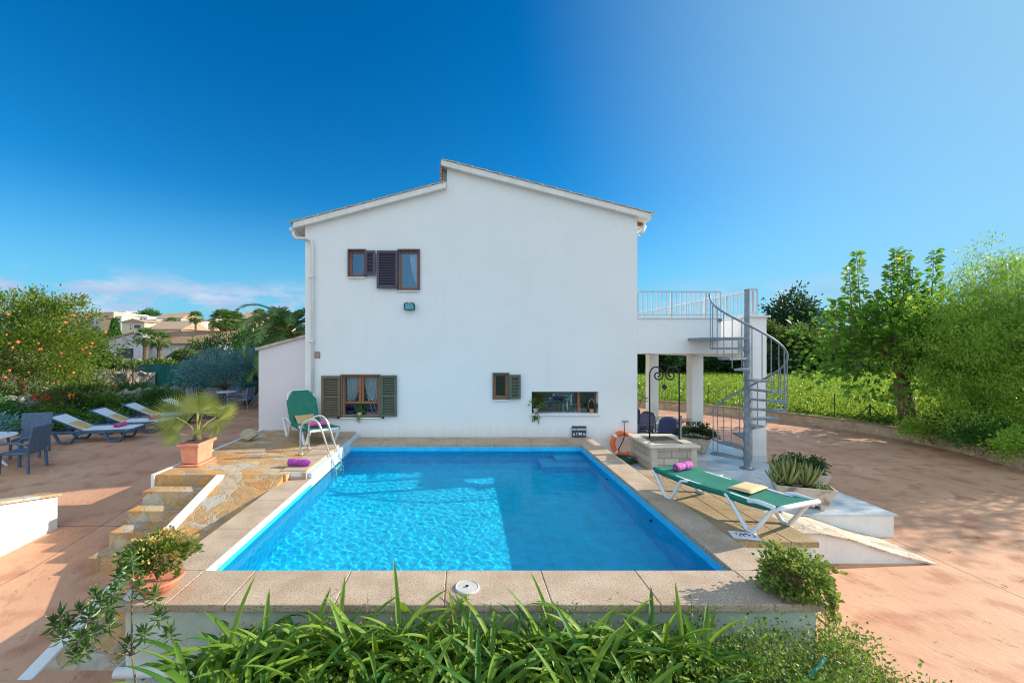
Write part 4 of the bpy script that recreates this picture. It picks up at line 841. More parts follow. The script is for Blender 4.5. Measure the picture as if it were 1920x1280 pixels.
# pool ladder
ld = thing('pool_ladder', 'stainless steel pool ladder hooked over the deck edge', 'ladder', (-3.27, 8.83, DZ))
for y in (8.6, 9.06):
    B().tube(smooth_path([(-3.27, y, DZ + .03), (-3.27, y, DZ + .45), (-3.22, y, DZ + .64), (-3.05, y, DZ + .72), (-2.90, y, DZ + .62), (-2.72, y, DZ + .12), (-2.56, y, -.28), (-2.56, y, -.95)], 7), .021, 12).make('rail', m_steel, ld, smooth=True)
    B().lathe([(.05, 0), (.05, .012), (.03, .03), (.022, .03)], (-3.27, y, DZ + .023), 16).make('flange', m_steel, ld, smooth=True)
for z in (-.25, -.5, -.75): B().box(-2.62, -2.53, 8.62, 9.04, z - .012, z + .012).make('rung', m_steel, ld, bevel=.006)

# stone on deck
def rock(name, label, c, r, m, sq=.6, seed=1, cat='stone'):
    import bmesh
    bm = bmesh.new(); bmesh.ops.create_icosphere(bm, subdivisions=3, radius=1); rr = np.random.default_rng(seed); dirs = unit(rr.normal(size=(9, 3))); hh = rr.uniform(.50, .85, 9)
    for v in bm.verts:
        for d, h in zip(dirs, hh):
            k = v.co.dot(Vector(d)); 
            if k > h: v.co -= Vector(d) * (k - h)
        v.co = Vector((v.co.x * r[0], v.co.y * r[1], v.co.z * r[2]))
    me = bpy.data.meshes.new(name); bm.to_mesh(me); bm.free(); o = bpy.data.objects.new(name, me); C.objects.link(o); me.materials.append(m); o.location = c
    return tag(o, label, cat)
rock('rock', 'pale angular stone lying on the flagstone deck', (-5.1 + .1, 9.95, DZ + .11), (.24, .17, .17), mat('pale_rock', (.38, .30, .20), .9, (.52, .42, .30), 7, 6, bump=(30, .6, .02)), seed=5)
# tile plaques
def plaque(label, c, az, sx, sy, blue=True):
    t = thing('ceramic_plaque', label, 'plaque', c, az); B().box(-sx / 2, sx / 2, -sy / 2, sy / 2, 0, .012).make('tile', m_trim, t, world=False, bevel=.003)
    mb = bpy.data.materials.get('cobalt_glaze') or mat('cobalt_glaze', (.02, .04, .30), .25); b = B(); r = random.Random(3)
    for k in range(5): x = -sx * .32 + k * sx * .15; b.tube(smooth_path([(x, -sy * r.uniform(.05, .3), .0135), (x + r.uniform(-.02, .04), r.uniform(-.02, .02), .0135), (x + r.uniform(-.03, .03), sy * .15, .0135), (x + r.uniform(0, .05), sy * r.uniform(.1, .3), .0135)], 4), r.uniform(.004, .011), 5, sy=.3)
    b.make('painted_marks', mb, t, world=False)
plaque('white and blue ceramic tile at the corner of the brown slab deck', (3.43, 5.20, -.003), R(-15), .30, .20)
plaque('white and blue ceramic tile under the leafy bowl on the pool corner', (-3.0, 3.98, .001), R(20), .24, .20)

# no diving sign
sg = thing('no_diving_sign', 'dark blue sign hand-lettered NO DIVING leaning on the wall', 'sign', W(1086, 819, 10.83))
p0, p1, p2, p3 = W(1073, 819, 10.80), W(1099, 819, 10.80), W(1099.5, 798.5, 10.87), W(1072.5, 798.5, 10.87)
b = B(); b.add([p0, p1, p2, p3] + [(p[0], p[1] + .015, p[2]) for p in (p0, p1, p2, p3)], [(0, 1, 2, 3), (7, 6, 5, 4), (0, 4, 5, 1), (1, 5, 6, 2), (2, 6, 7, 3), (3, 7, 4, 0)])
b.make('board', mat('dark_blue_board', (.012, .03, .06), .5), sg)
def text(body, size, loc, parent, m, tilt, name='lettering', shear=0):
    cu = bpy.data.curves.new(name, 'FONT'); cu.body = body; cu.size = size; cu.align_x = 'CENTER'; cu.align_y = 'CENTER'; cu.extrude = .0015; cu.shear = shear; cu.offset = .0018; cu.resolution_u = 3
    o = bpy.data.objects.new(name, cu); C.objects.link(o); cu.materials.append(m); o.parent = parent; o.location = Vector(loc) - parent.location; o.rotation_euler = (math.pi / 2 - tilt, 0, 0)
    me = bpy.data.meshes.new_from_object(o); me.materials.clear(); me.materials.append(m); o2 = bpy.data.objects.new(name, me); C.objects.link(o2); o2.parent = parent; o2.location = o.location; o2.rotation_euler = o.rotation_euler
    bpy.data.objects.remove(o); return o2
tl = math.atan2(.07, .27); mp0, mp1 = Vector(p0).lerp(Vector(p1), .5), Vector(p2).lerp(Vector(p3), .5)
text('NO DIVING', .067, mp0.lerp(mp1, .70) + Vector((0, -.005, 0)), sg, m_plast, tl); text("\u00b1 1'30 m", .088, mp0.lerp(mp1, .28) + Vector((0, -.005, 0)), sg, m_plast, tl)

# life ring, tap and hose, coiled hose
lr = thing('life_ring', 'orange and white life ring against the house wall', 'life ring', (WX(1168.5, 10.7), 10.7, -.49))
ctr = Vector((WX(1168.5, 10.7), 10.70, WZ(832, 10.7))); Rr = .262; rr_ = .062
def ringarc(a0, a1, rad, n=20): return [ctr + Vector((math.cos(a) * Rr, .0 + math.sin(a) * .05, math.sin(a) * Rr)) for a in np.linspace(a0, a1, n)]
m_ring = mat('orange_life_ring_plastic', (.80, .15, .03), .5, (.65, .12, .03), 6, 4)
B().tube(ringarc(0, 2 * math.pi * 47 / 48, rr_, 48), rr_, 14, closed=True).make('ring', m_ring, lr, smooth=True)
for a in (45, 135, 225, 315): B().tube(ringarc(R(a - 6), R(a + 6), rr_, 5), rr_ + .004, 14).make('band', m_trim, lr, smooth=True)
tp = thing('garden_tap', 'metal wall tap with a dark hose above the life ring', 'tap', W(1171, 800, FY))
B().tube([W(1171, 797, FY), W(1171, 797, FY - .1), W(1171, 802, FY - .12)], .014, 8).box(WX(1165, FY), WX(1177, FY), FY - .06, FY - .045, WZ(790.5, FY), WZ(788, FY)).tube([W(1171, 789, FY - .05), W(1171, 797, FY - .05)], .01, 6).make('tap_body', m_galv, tp)
B().tube(smooth_path([W(1171, 801, FY - .12), W(1171.5, 812, FY - .26), W(1168, 826, FY - .3), W(1160, 842, FY - .3), W(1157, 856, FY - .22), W(1163, 866, FY - .35)], 5), .013, 8).make('hose', m_iron, tp, smooth=True)
hp = []
for k in range(120): a = k * .32; hp.append((3.85 + (.28 + .06 * math.sin(k * .7)) * math.cos(a), 10.25 + .22 * math.sin(a), PZ + .02 + k * .0012))
o = B().tube(hp, .013, 6).make('coiled_hose', mat('dark_green_hose', (.01, .07, .04), .4), smooth=True); tag(o, 'dark green hose coiled on the floor below the life ring', 'hose')

# ================================================================ WELL
wl = thing('well', 'square stone well with metal hatch and wrought iron arch', 'well', (4.66, 9.9, PZ))
wx0, wx1, wy0, wy1, wt = 4.14, 5.14, 9.36, 10.56, .14
B().box(wx0 + .02, wx1 - .02, wy0 + .02, wy1 - .02, PZ, wt - .05).make('well_body', m_well, wl)
m_trav = mat('pale_travertine', (.55, .46, .37), .8, (.46, .38, .30), 7, 6, bump=(60, .3, .005))
for x in (wx0, wx1 - .13):
    for y in (wy0, wy1 - .13): B().box(x, x + .13, y, y + .13, PZ, wt - .051).make('corner_block', m_trav, wl, bevel=.004)
b = B(); b.box(wx0 - .05, wx1 + .05, wy0 - .05, wy0 + .2, wt - .05, wt).box(wx0 - .05, wx1 + .05, wy1 - .22, wy1 + .05, wt - .05, wt).box(wx0 - .05, wx0 + .16, wy0 + .2, wy1 - .22, wt - .05, wt).box(wx1 - .2, wx1 + .05, wy0 + .2, wy1 - .22, wt - .05, wt)
b.make('well_rim', mat('cream_limestone_rim', (.62, .52, .40), .7, (.70, .62, .50), 6, 6), wl, bevel=.006)
B().box(wx0 + .16, wx1 - .2, wy0 + .2, (wy0 + wy1) / 2 - .003, wt - .03, wt + .004).box(wx0 + .16, wx1 - .2, (wy0 + wy1) / 2 + .003, wy1 - .22, wt - .03, wt + .004).make('hatch', mat('rusty_dark_hatch', (.10, .10, .09), .6, (.17, .15, .12), 8, 5, metal=.3), wl)
b = B(); ya = 10.0; xl, xr = WX(1218, ya), WX(1273.5, ya); zt_ = WZ(690, ya)
for s, xp in ((1, xl), (-1, xr)):
    cx_ = (xl + xr) / 2; pts = [(xp, ya, wt)] + [(xp, ya, zt_ - .22)]
    for a in np.linspace(math.pi, 0, 12): pts.append((xp + s * (.155 - .155 * math.cos(math.pi - a)), ya, zt_ - .16 + .19 * math.sin(a)))
    for a in np.linspace(0, -math.pi * 2.6, 34):
        rr2 = .115 * (1 + a / (math.pi * 3.3)); pts.append((xp + s * (.20 + rr2 * math.cos(a)), ya, zt_ - .17 + rr2 * math.sin(a)))
    b.tube(pts, .017, 8)
b.make('arch', m_iron, wl, smooth=True)
cx_ = (xl + xr) / 2
B().tube([(cx_, ya, zt_ - .18), (cx_, ya, zt_ - .36)], .004, 5).lathe([(0, -.06), (.05, -.035), (.065, 0), (.045, .03), (.012, .06), (0, .08)], (cx_, ya, zt_ - .44), 10).make('pulley', m_iron, wl)
B().tube(smooth_path([(xl + .02, ya - .03, wt + .5), (xl + .12, ya - .1, wt + .25), (xr - .2, ya, wt + .18), (xr - .02, ya, wt + .35)], 8) if False else [(xr + .03, ya, wt + .02), (xr + .035, ya, wt + .55)], .03, 7).make('chain_bundle', m_galv, wl)

# ================================================================ PLANTERS AND POTS
def trough(name, label, c, az, L, Wd, H, m=m_conc, soil=True, feet=True, cat='planter'):
    t = thing(name, label, cat, c, az); z0 = .07 if feet else 0
    b = B(); 
    tp_ = [(-L / 2, -Wd / 2), (L / 2, -Wd / 2), (L / 2, Wd / 2), (-L / 2, Wd / 2)]; k = .72; ti = .035
    def ringz(f, z, ins=0): return [((abs(x) * f - ins) * (1 if x > 0 else -1), (abs(y) * f - ins) * (1 if y > 0 else -1), z) for x, y in tp_]
    V = ringz(k, z0) + ringz(1, H) + ringz(1, H, ti) + ringz(.95, H - .05, ti); Fc = [(3, 2, 1, 0)]
    for r in range(3):
        for i in range(4): j = (i + 1) % 4; Fc.append((r * 4 + i, r * 4 + j, r * 4 + 4 + j, r * 4 + 4 + i))
    b.add(V, Fc); b.make('trough', m, t, world=False, bevel=.008)
    if feet:
        for s in (-1, 1): B().box(s * L * .27 - .03, s * L * .27 + .03, -Wd * .40, Wd * .40, 0, H * .45).make('foot', m, t, world=False, bevel=.008)
    B().quad(*ringz(.955, H - .04, ti)).make('soil', m_soil, t, world=False)
    return t
def local(t, p):
    c, s = math.cos(t.rotation_euler.z), math.sin(t.rotation_euler.z); return np.array([t.location.x + c * p[0] - s * p[1], t.location.y + s * p[0] + c * p[1], t.location.z + p[2]])
def strapleaf(V, T, base, az, L, wd, lift, droop, rng, th=.12, segs=8):
    h = np.array([math.cos(az), math.sin(az), 0]); s = np.array([-h[1], h[0], 0]); p = np.array(base, float); e = lift; st = L / segs; n0 = len(V)
    for k in range(segs + 1):
        f = k / segs; w_ = wd * (1 - .35 * (1 - f) ** 2) * (1 - f ** 3.2) ** .7 if k < segs else .001
        nrm = np.array([-h[0] * math.sin(e), -h[1] * math.sin(e), math.cos(e)])
        V += [p - s * w_ / 2 + nrm * w_ * th, p - nrm * w_ * .12, p + s * w_ / 2 + nrm * w_ * th]
        p = p + st * (h * math.cos(e) + np.array([0, 0, math.sin(e)])); e -= droop / segs * (1 + .9 * f)
    for k in range(segs):
        a = n0 + k * 3; T += [(a, a + 1, a + 4), (a, a + 4, a + 3), (a + 1, a + 2, a + 5), (a + 1, a + 5, a + 4)]
lm_aloe = leafmat('grey_green_aloe', (.13, .19, .07), (.24, .28, .10), (.34, .26, .08), trans=.1)
lm_dark = leafmat('dark_geranium_leaf', (.02, .055, .02), (.05, .10, .03), (.16, .06, .03), trans=.2)
lm_bright = leafmat('bright_small_leaf', (.07, .15, .025), (.17, .30, .05), (.30, .33, .06), trans=.35)
lm_succ = leafmat('yellow_green_succulent', (.10, .20, .04), (.26, .32, .06), (.45, .30, .10), trans=.3)
pl = trough('planter', 'weathered concrete trough holding a spiky aloe', (5.98, 7.52, PZ + .002), R(-22), .88, .42, .37)
V, T = [], []; rng = np.random.default_rng(5)
for cx0, cy0, nn, Ls in ((-.2, 0, 30, .52), (.06, .02, 22, .44), (-.36, .03, 12, .34)):
    for k in range(nn):
        az = k * 2.4 + rng.uniform(-.2, .2); f = k / nn; p = local(pl, (cx0 + .03 * math.cos(az), cy0 + .03 * math.sin(az), .33)); strapleaf(V, T, p, az, Ls * rng.uniform(.8, 1.1), .066, R(84 - 45 * (1 - f)), R(-25 + 20 * f), rng, th=.35, segs=6)
al = npmesh('aloe_plant', V, T, lm_aloe, smooth=False); md = al.modifiers.new('s', 'SOLIDIFY'); md.thickness = .012; tag(al, 'spiky grey-green aloe growing in the concrete trough', 'plant')
V, T = [], []
for k in range(90):
    p = local(pl, (rng.uniform(.16, .38), rng.uniform(-.14, .14), .33)); strapleaf(V, T, p, rng.uniform(0, 6.3), rng.uniform(.07, .13), .02, R(rng.uniform(30, 90)), .3, rng, segs=3)
tag(npmesh('succulent_plant', V, T, lm_aloe), 'low clump of small succulents at the end of the aloe trough', 'plant')
def bush(name, label, c, rad, lm, ncl, per, leaf, cat='plant', aspect=.6, sigma=.05, stem_to=None, flat=-.35):
    t = thing(name, label, cat, (c[0], c[1], c[2] - rad[2])); P, D = crown_points(c, rad, ncl, per, sigma, shell=.35, flat=flat); V, T = leafquads(P, D, leaf, aspect)
    npmesh('foliage', V, T, lm, t, loc=t.location)
    b = B(); base = stem_to or (c[0], c[1], c[2] - rad[2]); branches(b, base, c, rad, 7, .012); b.make('stem', m_bark, t); return t
p2 = trough('planter', 'pale tapered concrete trough behind the aloe', (6.62, 8.35, PZ + .002), R(-20), .85, .38, .36)
bush('leafy_plant', 'dark reddish leafy plant filling the trough behind the aloe', tuple(local(p2, (0, 0, .47))), (.50, .24, .16), lm_dark, 60, 34, .055, sigma=.05)
p3 = trough('planter', 'concrete trough on feet left of the spiral stair', (6.15, 11.35, PZ + .002), R(-35), .8, .36, .40)
bush('leafy_plant', 'dark leafy geranium in the trough beside the spiral stair', tuple(local(p3, (.05, 0, .52))), (.48, .26, .20), lm_dark, 60, 34, .06, sigma=.05)
p4 = trough('planter', 'square concrete pot holding a small palm near the column', (5.9, 12.0, PZ + .002), R(5), .42, .42, .42)
V, T = [], []; rb = B(); pc = local(p4, (0, 0, .40)); rng = np.random.default_rng(4); pt_ = thing('small_palm', 'small feathery palm in the pot left of the spiral stair', 'palm', pc)
for k in range(11): palm_frond(V, T, pc, k * 2.4, R(rng.uniform(35, 75)), .75, 1.2, .22, 22, rng, rb)
npmesh('fronds', V, T, lm_dark, pt_, loc=pc); rb.make('stalks', m_bark, pt_)
# plant behind column A and small flower plant
p5 = thing('flower_pot', 'small terracotta pot by the rear porch column', 'pot', (6.3, 15.6, PZ + .002)); B().lathe([(.11, 0), (.16, .24), (.17, .24), (.17, .28), (.15, .28), (.14, .24), (0, .24)], (6.3, 15.6, PZ + .002), 18).make('pot_body', m_terra, p5)
bush('leafy_plant', 'thin tall plant in the small pot by the rear column', (6.3, 15.6, PZ + .85), (.28, .28, .6), lm_bright, 26, 16, .12, aspect=.25, sigma=.09)

# fan palm in the pink terracotta trough on the deck
pp = thing('planter', 'pink terracotta box planter on the corner of the flagstone deck', 'planter', (-5.0, 8.03, DZ + .003), R(3))
m_tp = mat('pink_terracotta', (.66, .23, .14), .6, (.72, .31, .20), 6, 5, bump=(50, .1, .004), objc=True)
B().box(-.17, .17, -.28, .28, .035, .40, taper=.84).make('box_body', m_tp, pp, world=False, bevel=.02)
B().box(-.20, .20, -.32, .32, .36, .415).make('rim', m_tp, pp, world=False, bevel=.015)
B().box(-.19, .19, -.30, .30, 0, .03).make('saucer', m_tp, pp, world=False, bevel=.01)
B().box(-.165, .165, -.28, .28, .405, .419).make('soil', m_soil, pp, world=False)
fp = thing('fan_palm', 'yellow-green fan palm growing in the pink terracotta planter', 'palm', (-5.0, 8.03, DZ + .42))
lm_fan = leafmat('yellow_fan_leaf', (.22, .30, .05), (.42, .46, .10), (.52, .48, .14), trans=.35)
lm_fan2 = leafmat('yellow_stalk', (.40, .45, .10), (.46, .42, .12))
base = Vector((-5.0, 8.03, DZ + .42)); B().lathe([(.06, -.02), (.075, .03), (.05, .10), (.03, .16), (0, .17)], tuple(base), 10).make('trunk', m_pbark, fp)
rng = np.random.default_rng(8)
for tip, d, up, rad, span, nseg in [((-.42, .05, .42), (-.65, -.1, .45), (0, -1, .4), .55, R(190), 36), ((.03, 0, .52), (.10, -.25, .95), (0, -1, .25), .54, R(190), 36), ((.42, -.05, .38), (.75, -.25, .22), (.1, -.8, .8), .52, R(180), 34), ((-.28, -.12, .14), (-.6, -.5, -.55), (-.3, -.8, .5), .36, R(160), 24), ((-.16, .25, .50), (-.35, .5, .7), (0, -1, .6), .44, R(160), 26), ((.22, .22, .40), (.5, .5, .55), (0, -1, .8), .40, R(150), 24), ((-.30, .15, .30), (-.8, .2, .15), (.1, -.8, .7), .46, R(175), 32), ((.24, -.12, .30), (.6, -.5, -.1), (.3, -.7, .7), .36, R(165), 28), ((.12, .12, .60), (.25, .1, 1), (0, -1, .1), .40, R(170), 30)]:
    tv = base + Vector(tip); V, T = [], []; fan_leaf(V, T, tv, d, np.array(up, float), rad, nseg, span, rng, .03)
    lf = npmesh('fan_leaf', V, T, lm_fan, fp, loc=fp.location)
    m_ = base + Vector((tip[0] * .35, tip[1] * .35, tip[2] * .65)); o = B().tube(smooth_path([base, m_, tv], 5), .011, 6).make('stalk', lm_fan2, lf, world=False)
    for v in o.data.vertices: v.co -= fp.location
# window sill pots
def sillpot(label, c, r, h, m, plant, lm, rad, up, hang=0, aspect=.3, leaf=.10):
    t = thing('flower_pot', label, 'pot', c); B().lathe([(r * .7, 0), (r, h * .8), (r * 1.1, h * .8), (r * 1.1, h), (r * .9, h), (r * .85, h * .85), (0, h * .85)], c, 14).make('pot_body', m, t)
    P, D = crown_points((c[0], c[1], c[2] + h + up), rad, 12, 9, .03, shell=.2)
    if hang:
        ph = np.stack([c[0] + RNG.normal(size=26) * .05, np.full(26, c[1] - .09) + RNG.normal(size=26) * .01, c[2] + h * .6 - RNG.random(26) * hang], 1); P = np.concatenate([P, ph]); D = np.concatenate([D, RNG.normal(size=(26, 3)) + [0, -.3, -1]])
    V, T = leafquads(P, D, leaf, aspect); tag(npmesh('sill_plant', V, T, lm), plant, 'plant'); return t
m_palepot = mat('pale_glazed_pot', (.62, .55, .46), .4)
sz = holes['long_low'][2] + .006
sillpot('pale pot with a spider plant at the left end of the long window', (WX(1005, FY), FY + .06, sz), .065, .12, m_palepot, 'spider plant trailing over the left end of the long window', lm_bright, (.14, .08, .12), .06, .22, .16, .16)
sillpot('orange pot at the right end of the long window sill', (WX(1111, FY), FY + .08, sz), .06, .09, m_terra, 'dark leafy plant at the right end of the long window', lm_dark, (.11, .07, .10), .05, 0, .6, .05)
b = B(); b.tube([Vector((WX(1111, FY) + .09 * math.cos(a), FY + .08, sz + .09 + .26 * math.sin(a))) for a in np.linspace(0, math.pi, 16)], .005, 5)
tag(b.make('basket_handle', m_palepot), 'arched wire hoop over the plant in the long window', 'hoop')
sz2 = holes['wide_low'][2]
sillpot('small pale pot on the sill of the shuttered ground-floor window', (WX(674.5, FY), FY - .0, sz2 - .03), .055, .11, m_palepot, 'white-striped trailing plant on the sill of the shuttered window', lm_bright, (.09, .05, .06), .03, .18, .3, .07)
sz3 = holes['tall_up'][2]
b = B()
for px, h in ((765, .30), (771, .40)):
    c = (WX(px, FY), FY + .16, sz3 + .05)
    o = thing('ornamental_cactus', 'shorter dark figure-shaped cactus in the tall upper window' if px == 765 else 'taller dark cactus in the tall upper window', 'cactus', c)
    B().lathe([(.02, 0), (.03, .05), (.022, .12), (.032, .18), (.018, .24), (.028, h - .05), (0, h)], c, 8).tube([Vector(c) + Vector((0, 0, .14)), Vector(c) + Vector((-.05, 0, .17)), Vector(c) + Vector((-.055, 0, .23))], .012, 5).make('stem', m_iron, o)

# ================================================================ PORCH CHAIRS
m_navy = mat('navy_mesh_seat', (.025, .035, .09), .6, (.04, .05, .13), 30, 3, objc=True)
def porch_chair(label, c, az):
    t = thing('armchair', label, 'armchair', c, az, 'navy armchairs on the porch')
    B().box(-.26, .26, -.25, .25, .40, .45).make('seat', m_navy, t, world=False, bevel=.02)
    V = []; Fc = []
    for i in range(9):
        for j in range(7):
            u, v = i / 8 * 2 - 1, j / 6; hgt = .45 + v * .52 - .10 * u ** 4 * v; V.append((u * .27, .25 + .10 * v + .05 * (1 - u * u) , hgt))
    for i in range(8):
        for j in range(6): a = i * 7 + j; Fc.append((a, a + 1, a + 8, a + 7))
    o = B().add(V, Fc).make('backrest', m_navy, t, world=False, smooth=True); md = o.modifiers.new('s', 'SOLIDIFY'); md.thickness = .03
    for s in (-1, 1):
        B().tube(smooth_path([(s * .28, .28, .62), (s * .31, 0, .66), (s * .31, -.22, .64), (s * .29, -.27, .5), (s * .29, -.27, 0)], 4), .014, 7).make('armrest', m_iron, t, world=False)
        B().tube([(s * .27, .27, .45), (s * .29, .32, 0)], .014, 7).make('leg', m_iron, t, world=False)
    return t
porch_chair('navy armchair facing out on the porch, nearest the house corner', (5.25, 12.6, PZ + .002), R(20))
porch_chair('navy armchair seen from behind on the porch, next to the well', (5.35, 11.55, PZ + .002), R(190))
porch_chair('navy armchair half hidden behind the corner of the house', (4.9, 11.9, PZ + .002), R(-70))

# ================================================================ LEFT TERRACE FURNITURE
def left_lounger():
    t = thing('sun_lounger', '', 'sun lounger', (0, 0, 0), 0, 'blue and pale loungers in a row on the terrace')
    hw = .33
    for y in (-hw, hw):
        B().tube(smooth_path([(-.95, y, .30), (-.85, y, .27), (-.72, y, .04), (-.60, y, .03), (-.46, y, .04), (-.34, y, .22), (-.22, y, .26)], 4), .045, 8, sy=.7).make('leg', m_blueplast, t, smooth=True, world=False)
        B().tube(smooth_path([(.20, y, .26), (.32, y, .24), (.44, y, .04), (.55, y, .03), (.68, y, .05), (.80, y, .26), (.95, y, .33)], 4), .045, 8, sy=.7).make('leg', m_blueplast, t, smooth=True, world=False)
    b = B()
    for y in (-hw, hw): b.box(-.96, .96, y - .03, y + .03, .26, .33)
    b.box(.93, .99, -hw, hw, .26, .34); b.box(-.97, -.91, -hw, hw, .26, .33); b.make('frame', m_blueplast, t, world=False, bevel=.015)
    b = B(); b.add([(-.25, -.30, .34), (.95, -.30, .34), (.95, .30, .34), (-.25, .30, .34), (-.25, -.30, .365), (.95, -.30, .365), (.95, .30, .365), (-.25, .30, .365)], [(3, 2, 1, 0), (4, 5, 6, 7), (0, 1, 5, 4), (1, 2, 6, 5), (2, 3, 7, 6), (3, 0, 4, 7)])
    recalc(b.make('seat_sling', m_lsling, t, world=False))
    o = B(); pr_ = [(-.22, .34), (-.55, .50), (-.95, .72), (-1.0, .71), (-.98, .685), (-.55, .465), (-.24, .315)]; o.prism(pr_, -.30, .30, 'y'); recalc(o.make('back_sling', m_lsling, t, world=False))
    o = B(); o.tube(smooth_path([(-.96, -.31, .69), (-1.01, -.28, .715), (-1.02, 0, .72), (-1.01, .28, .715), (-.96, .31, .69)], 3), .03, 8)
    for y in (-.31, .31): o.bar((-.22, y, .33), (-.97, y, .70), .03, .035, up=(0, 1, 0))
    o.bar((-.60, -.2, .30), (-.66, -.2, .52), .025, .025).bar((-.60, .2, .30), (-.66, .2, .52), .025, .025)
    o.make('back_frame', m_blueplast, t, world=False, smooth=False)
    return t
ll = left_lounger(); la = R(12)
lab = ['pale blue-framed lounger nearest the wicker chairs', 'second pale lounger from the wicker chairs', 'third pale lounger, partly behind the fan palm', 'fourth pale lounger, mostly hidden by the fan palm']
tl_ = ['pink rolled towel on the lounger nearest the wicker chairs', 'pink rolled towel on the second pale lounger', None, None]
cl_ = ['ochre cushion on the lounger nearest the wicker chairs', 'ochre cushion on the second pale lounger', 'ochre cushion on the third pale lounger', None]
for i, (x, y) in enumerate([(-10.02, 11.75), (-9.95, 12.95), (-9.95, 14.15), (-9.6, 15.4)]):
    o = ll if i == 0 else copy_tree(ll); o['label'] = lab[i]; z = float(g0(x, y)) + .004; o.location = (x, y, z); o.rotation_euler.z = la
    if tl_[i]: towel(tl_[i], (x + .52 * math.cos(la), y + .52 * math.sin(la), z + .362), la + R(80), .40, .062, m_pink)
    if cl_[i]: cushion(cl_[i], (x - .42 * math.cos(la), y - .42 * math.sin(la), z + .41), la, .50, .44, .06, m_beige, tilt=.42)
def wicker_chair(label, c, az):
    t = thing('wicker_armchair', label, 'armchair', c, az, 'wicker armchairs at the left terrace table')
    B().box(-.25, .25, -.25, .25, .40, .46).make('seat', m_wicker, t, world=False, bevel=.02)
    o = B().add([(-.27, .25, .42), (.27, .25, .42), (.30, .38, 1.0), (-.30, .38, 1.0), (-.27, .28, .42), (.27, .28, .42), (.30, .41, 1.0), (-.30, .41, 1.0)], [(0, 1, 2, 3), (7, 6, 5, 4), (0, 4, 5, 1), (1, 5, 6, 2), (2, 6, 7, 3), (3, 7, 4, 0)]).make('backrest', m_wicker, t, world=False, bevel=.012)
    for s in (-1, 1):
        B().tube(smooth_path([(s * .28, .30, .62), (s * .30, .05, .67), (s * .30, -.20, .66), (s * .29, -.27, .58), (s * .28, -.26, .42)], 4), .03, 8).make('armrest', m_wicker, t, world=False, smooth=True)
        for y in (-.24, .27): B().bar((s * .25, y, .41), (s * .26, y * 1.06, 0), .045, .045).make('leg', m_wicker, t, world=False)
    return t
cz = lambda x, y: float(g0(x, y)) + .005
wicker_chair('dark blue wicker armchair side-on at the left terrace table', (-9.75, 9.45, cz(-9.75, 9.45)), R(-80))
wicker_chair('dark blue wicker armchair with its back upright, behind the side-on one', (-10.5, 10.35, cz(-10.5, 10.35)), R(25))
tbx, tby = -10.75, 9.55
tb = thing('garden_table', 'round white garden table cut by the left edge of the view', 'table', (tbx, tby, cz(tbx, tby)))
B().lathe([(0, .70), (.55, .70), (.56, .72), (.55, .735), (0, .735)], (tbx, tby, cz(tbx, tby)), 36).make('table_top', m_plast, tb)
for k in range(4):
    a = k * math.pi / 2 + .4; B().tube(smooth_path([(tbx + .12 * math.cos(a), tby + .12 * math.sin(a), cz(tbx, tby) + .70), (tbx + .18 * math.cos(a), tby + .18 * math.sin(a), cz(tbx, tby) + .35), (tbx + .42 * math.cos(a), tby + .42 * math.sin(a), cz(tbx, tby) + .02)], 4), .028, 8).make('leg', m_plast, tb, smooth=True)
# far table with chairs
fx, fy = -9.9, 17.6; fz = cz(fx, fy)
ft = thing('garden_table', 'round table with blue chairs by the low white wall at the back', 'table', (fx, fy, fz))
B().lathe([(0, .70), (.52, .70), (.53, .73), (0, .73)], (fx, fy, fz), 30).make('table_top', m_lsling, ft)
B().lathe([(.25, 0), (.22, .03), (.04, .06), (.04, .70)], (fx, fy, fz), 12).make('pedestal', m_blueplast, ft)
m_pale = mat('pale_blue_chair', (.20, .26, .40), .5, objc=True); m_plumc = mat('plum_chair_back', (.12, .07, .18), .6, objc=True)
def frame_chair(label, c, az, mb):
    t = thing('garden_chair', label, 'chair', c, az, 'chairs round the far terrace table')
    B().box(-.23, .23, -.22, .22, .41, .45).make('seat', mb, t, world=False, bevel=.01)
    B().box(-.22, .22, .22, .25, .48, .90).make('backrest', mb, t, world=False, bevel=.03)
    for s in (-1, 1): B().tube(smooth_path([(s * .25, .30, 0), (s * .25, .24, .45), (s * .24, .28, .92), (s * .25, .2, .66), (s * .27, -.2, .64), (s * .26, -.25, 0)], 4), .015, 6).make('side_frame', m_pale, t, world=False)
    return t
for k, (dx, dy, az, mm, lb) in enumerate([(.95, -.1, R(-95), m_pale, 'pale blue chair right of the far round table'), (.15, -.85, R(180), m_plumc, 'plum-backed chair in front of the far round table'), (-.95, -.2, R(80), m_pale, 'pale blue chair left of the far round table'), (-.1, .9, R(0), m_pale, 'pale blue chair behind the far round table')]):
    frame_chair(lb, (fx + dx, fy + dy, cz(fx + dx, fy + dy)), az, mm)
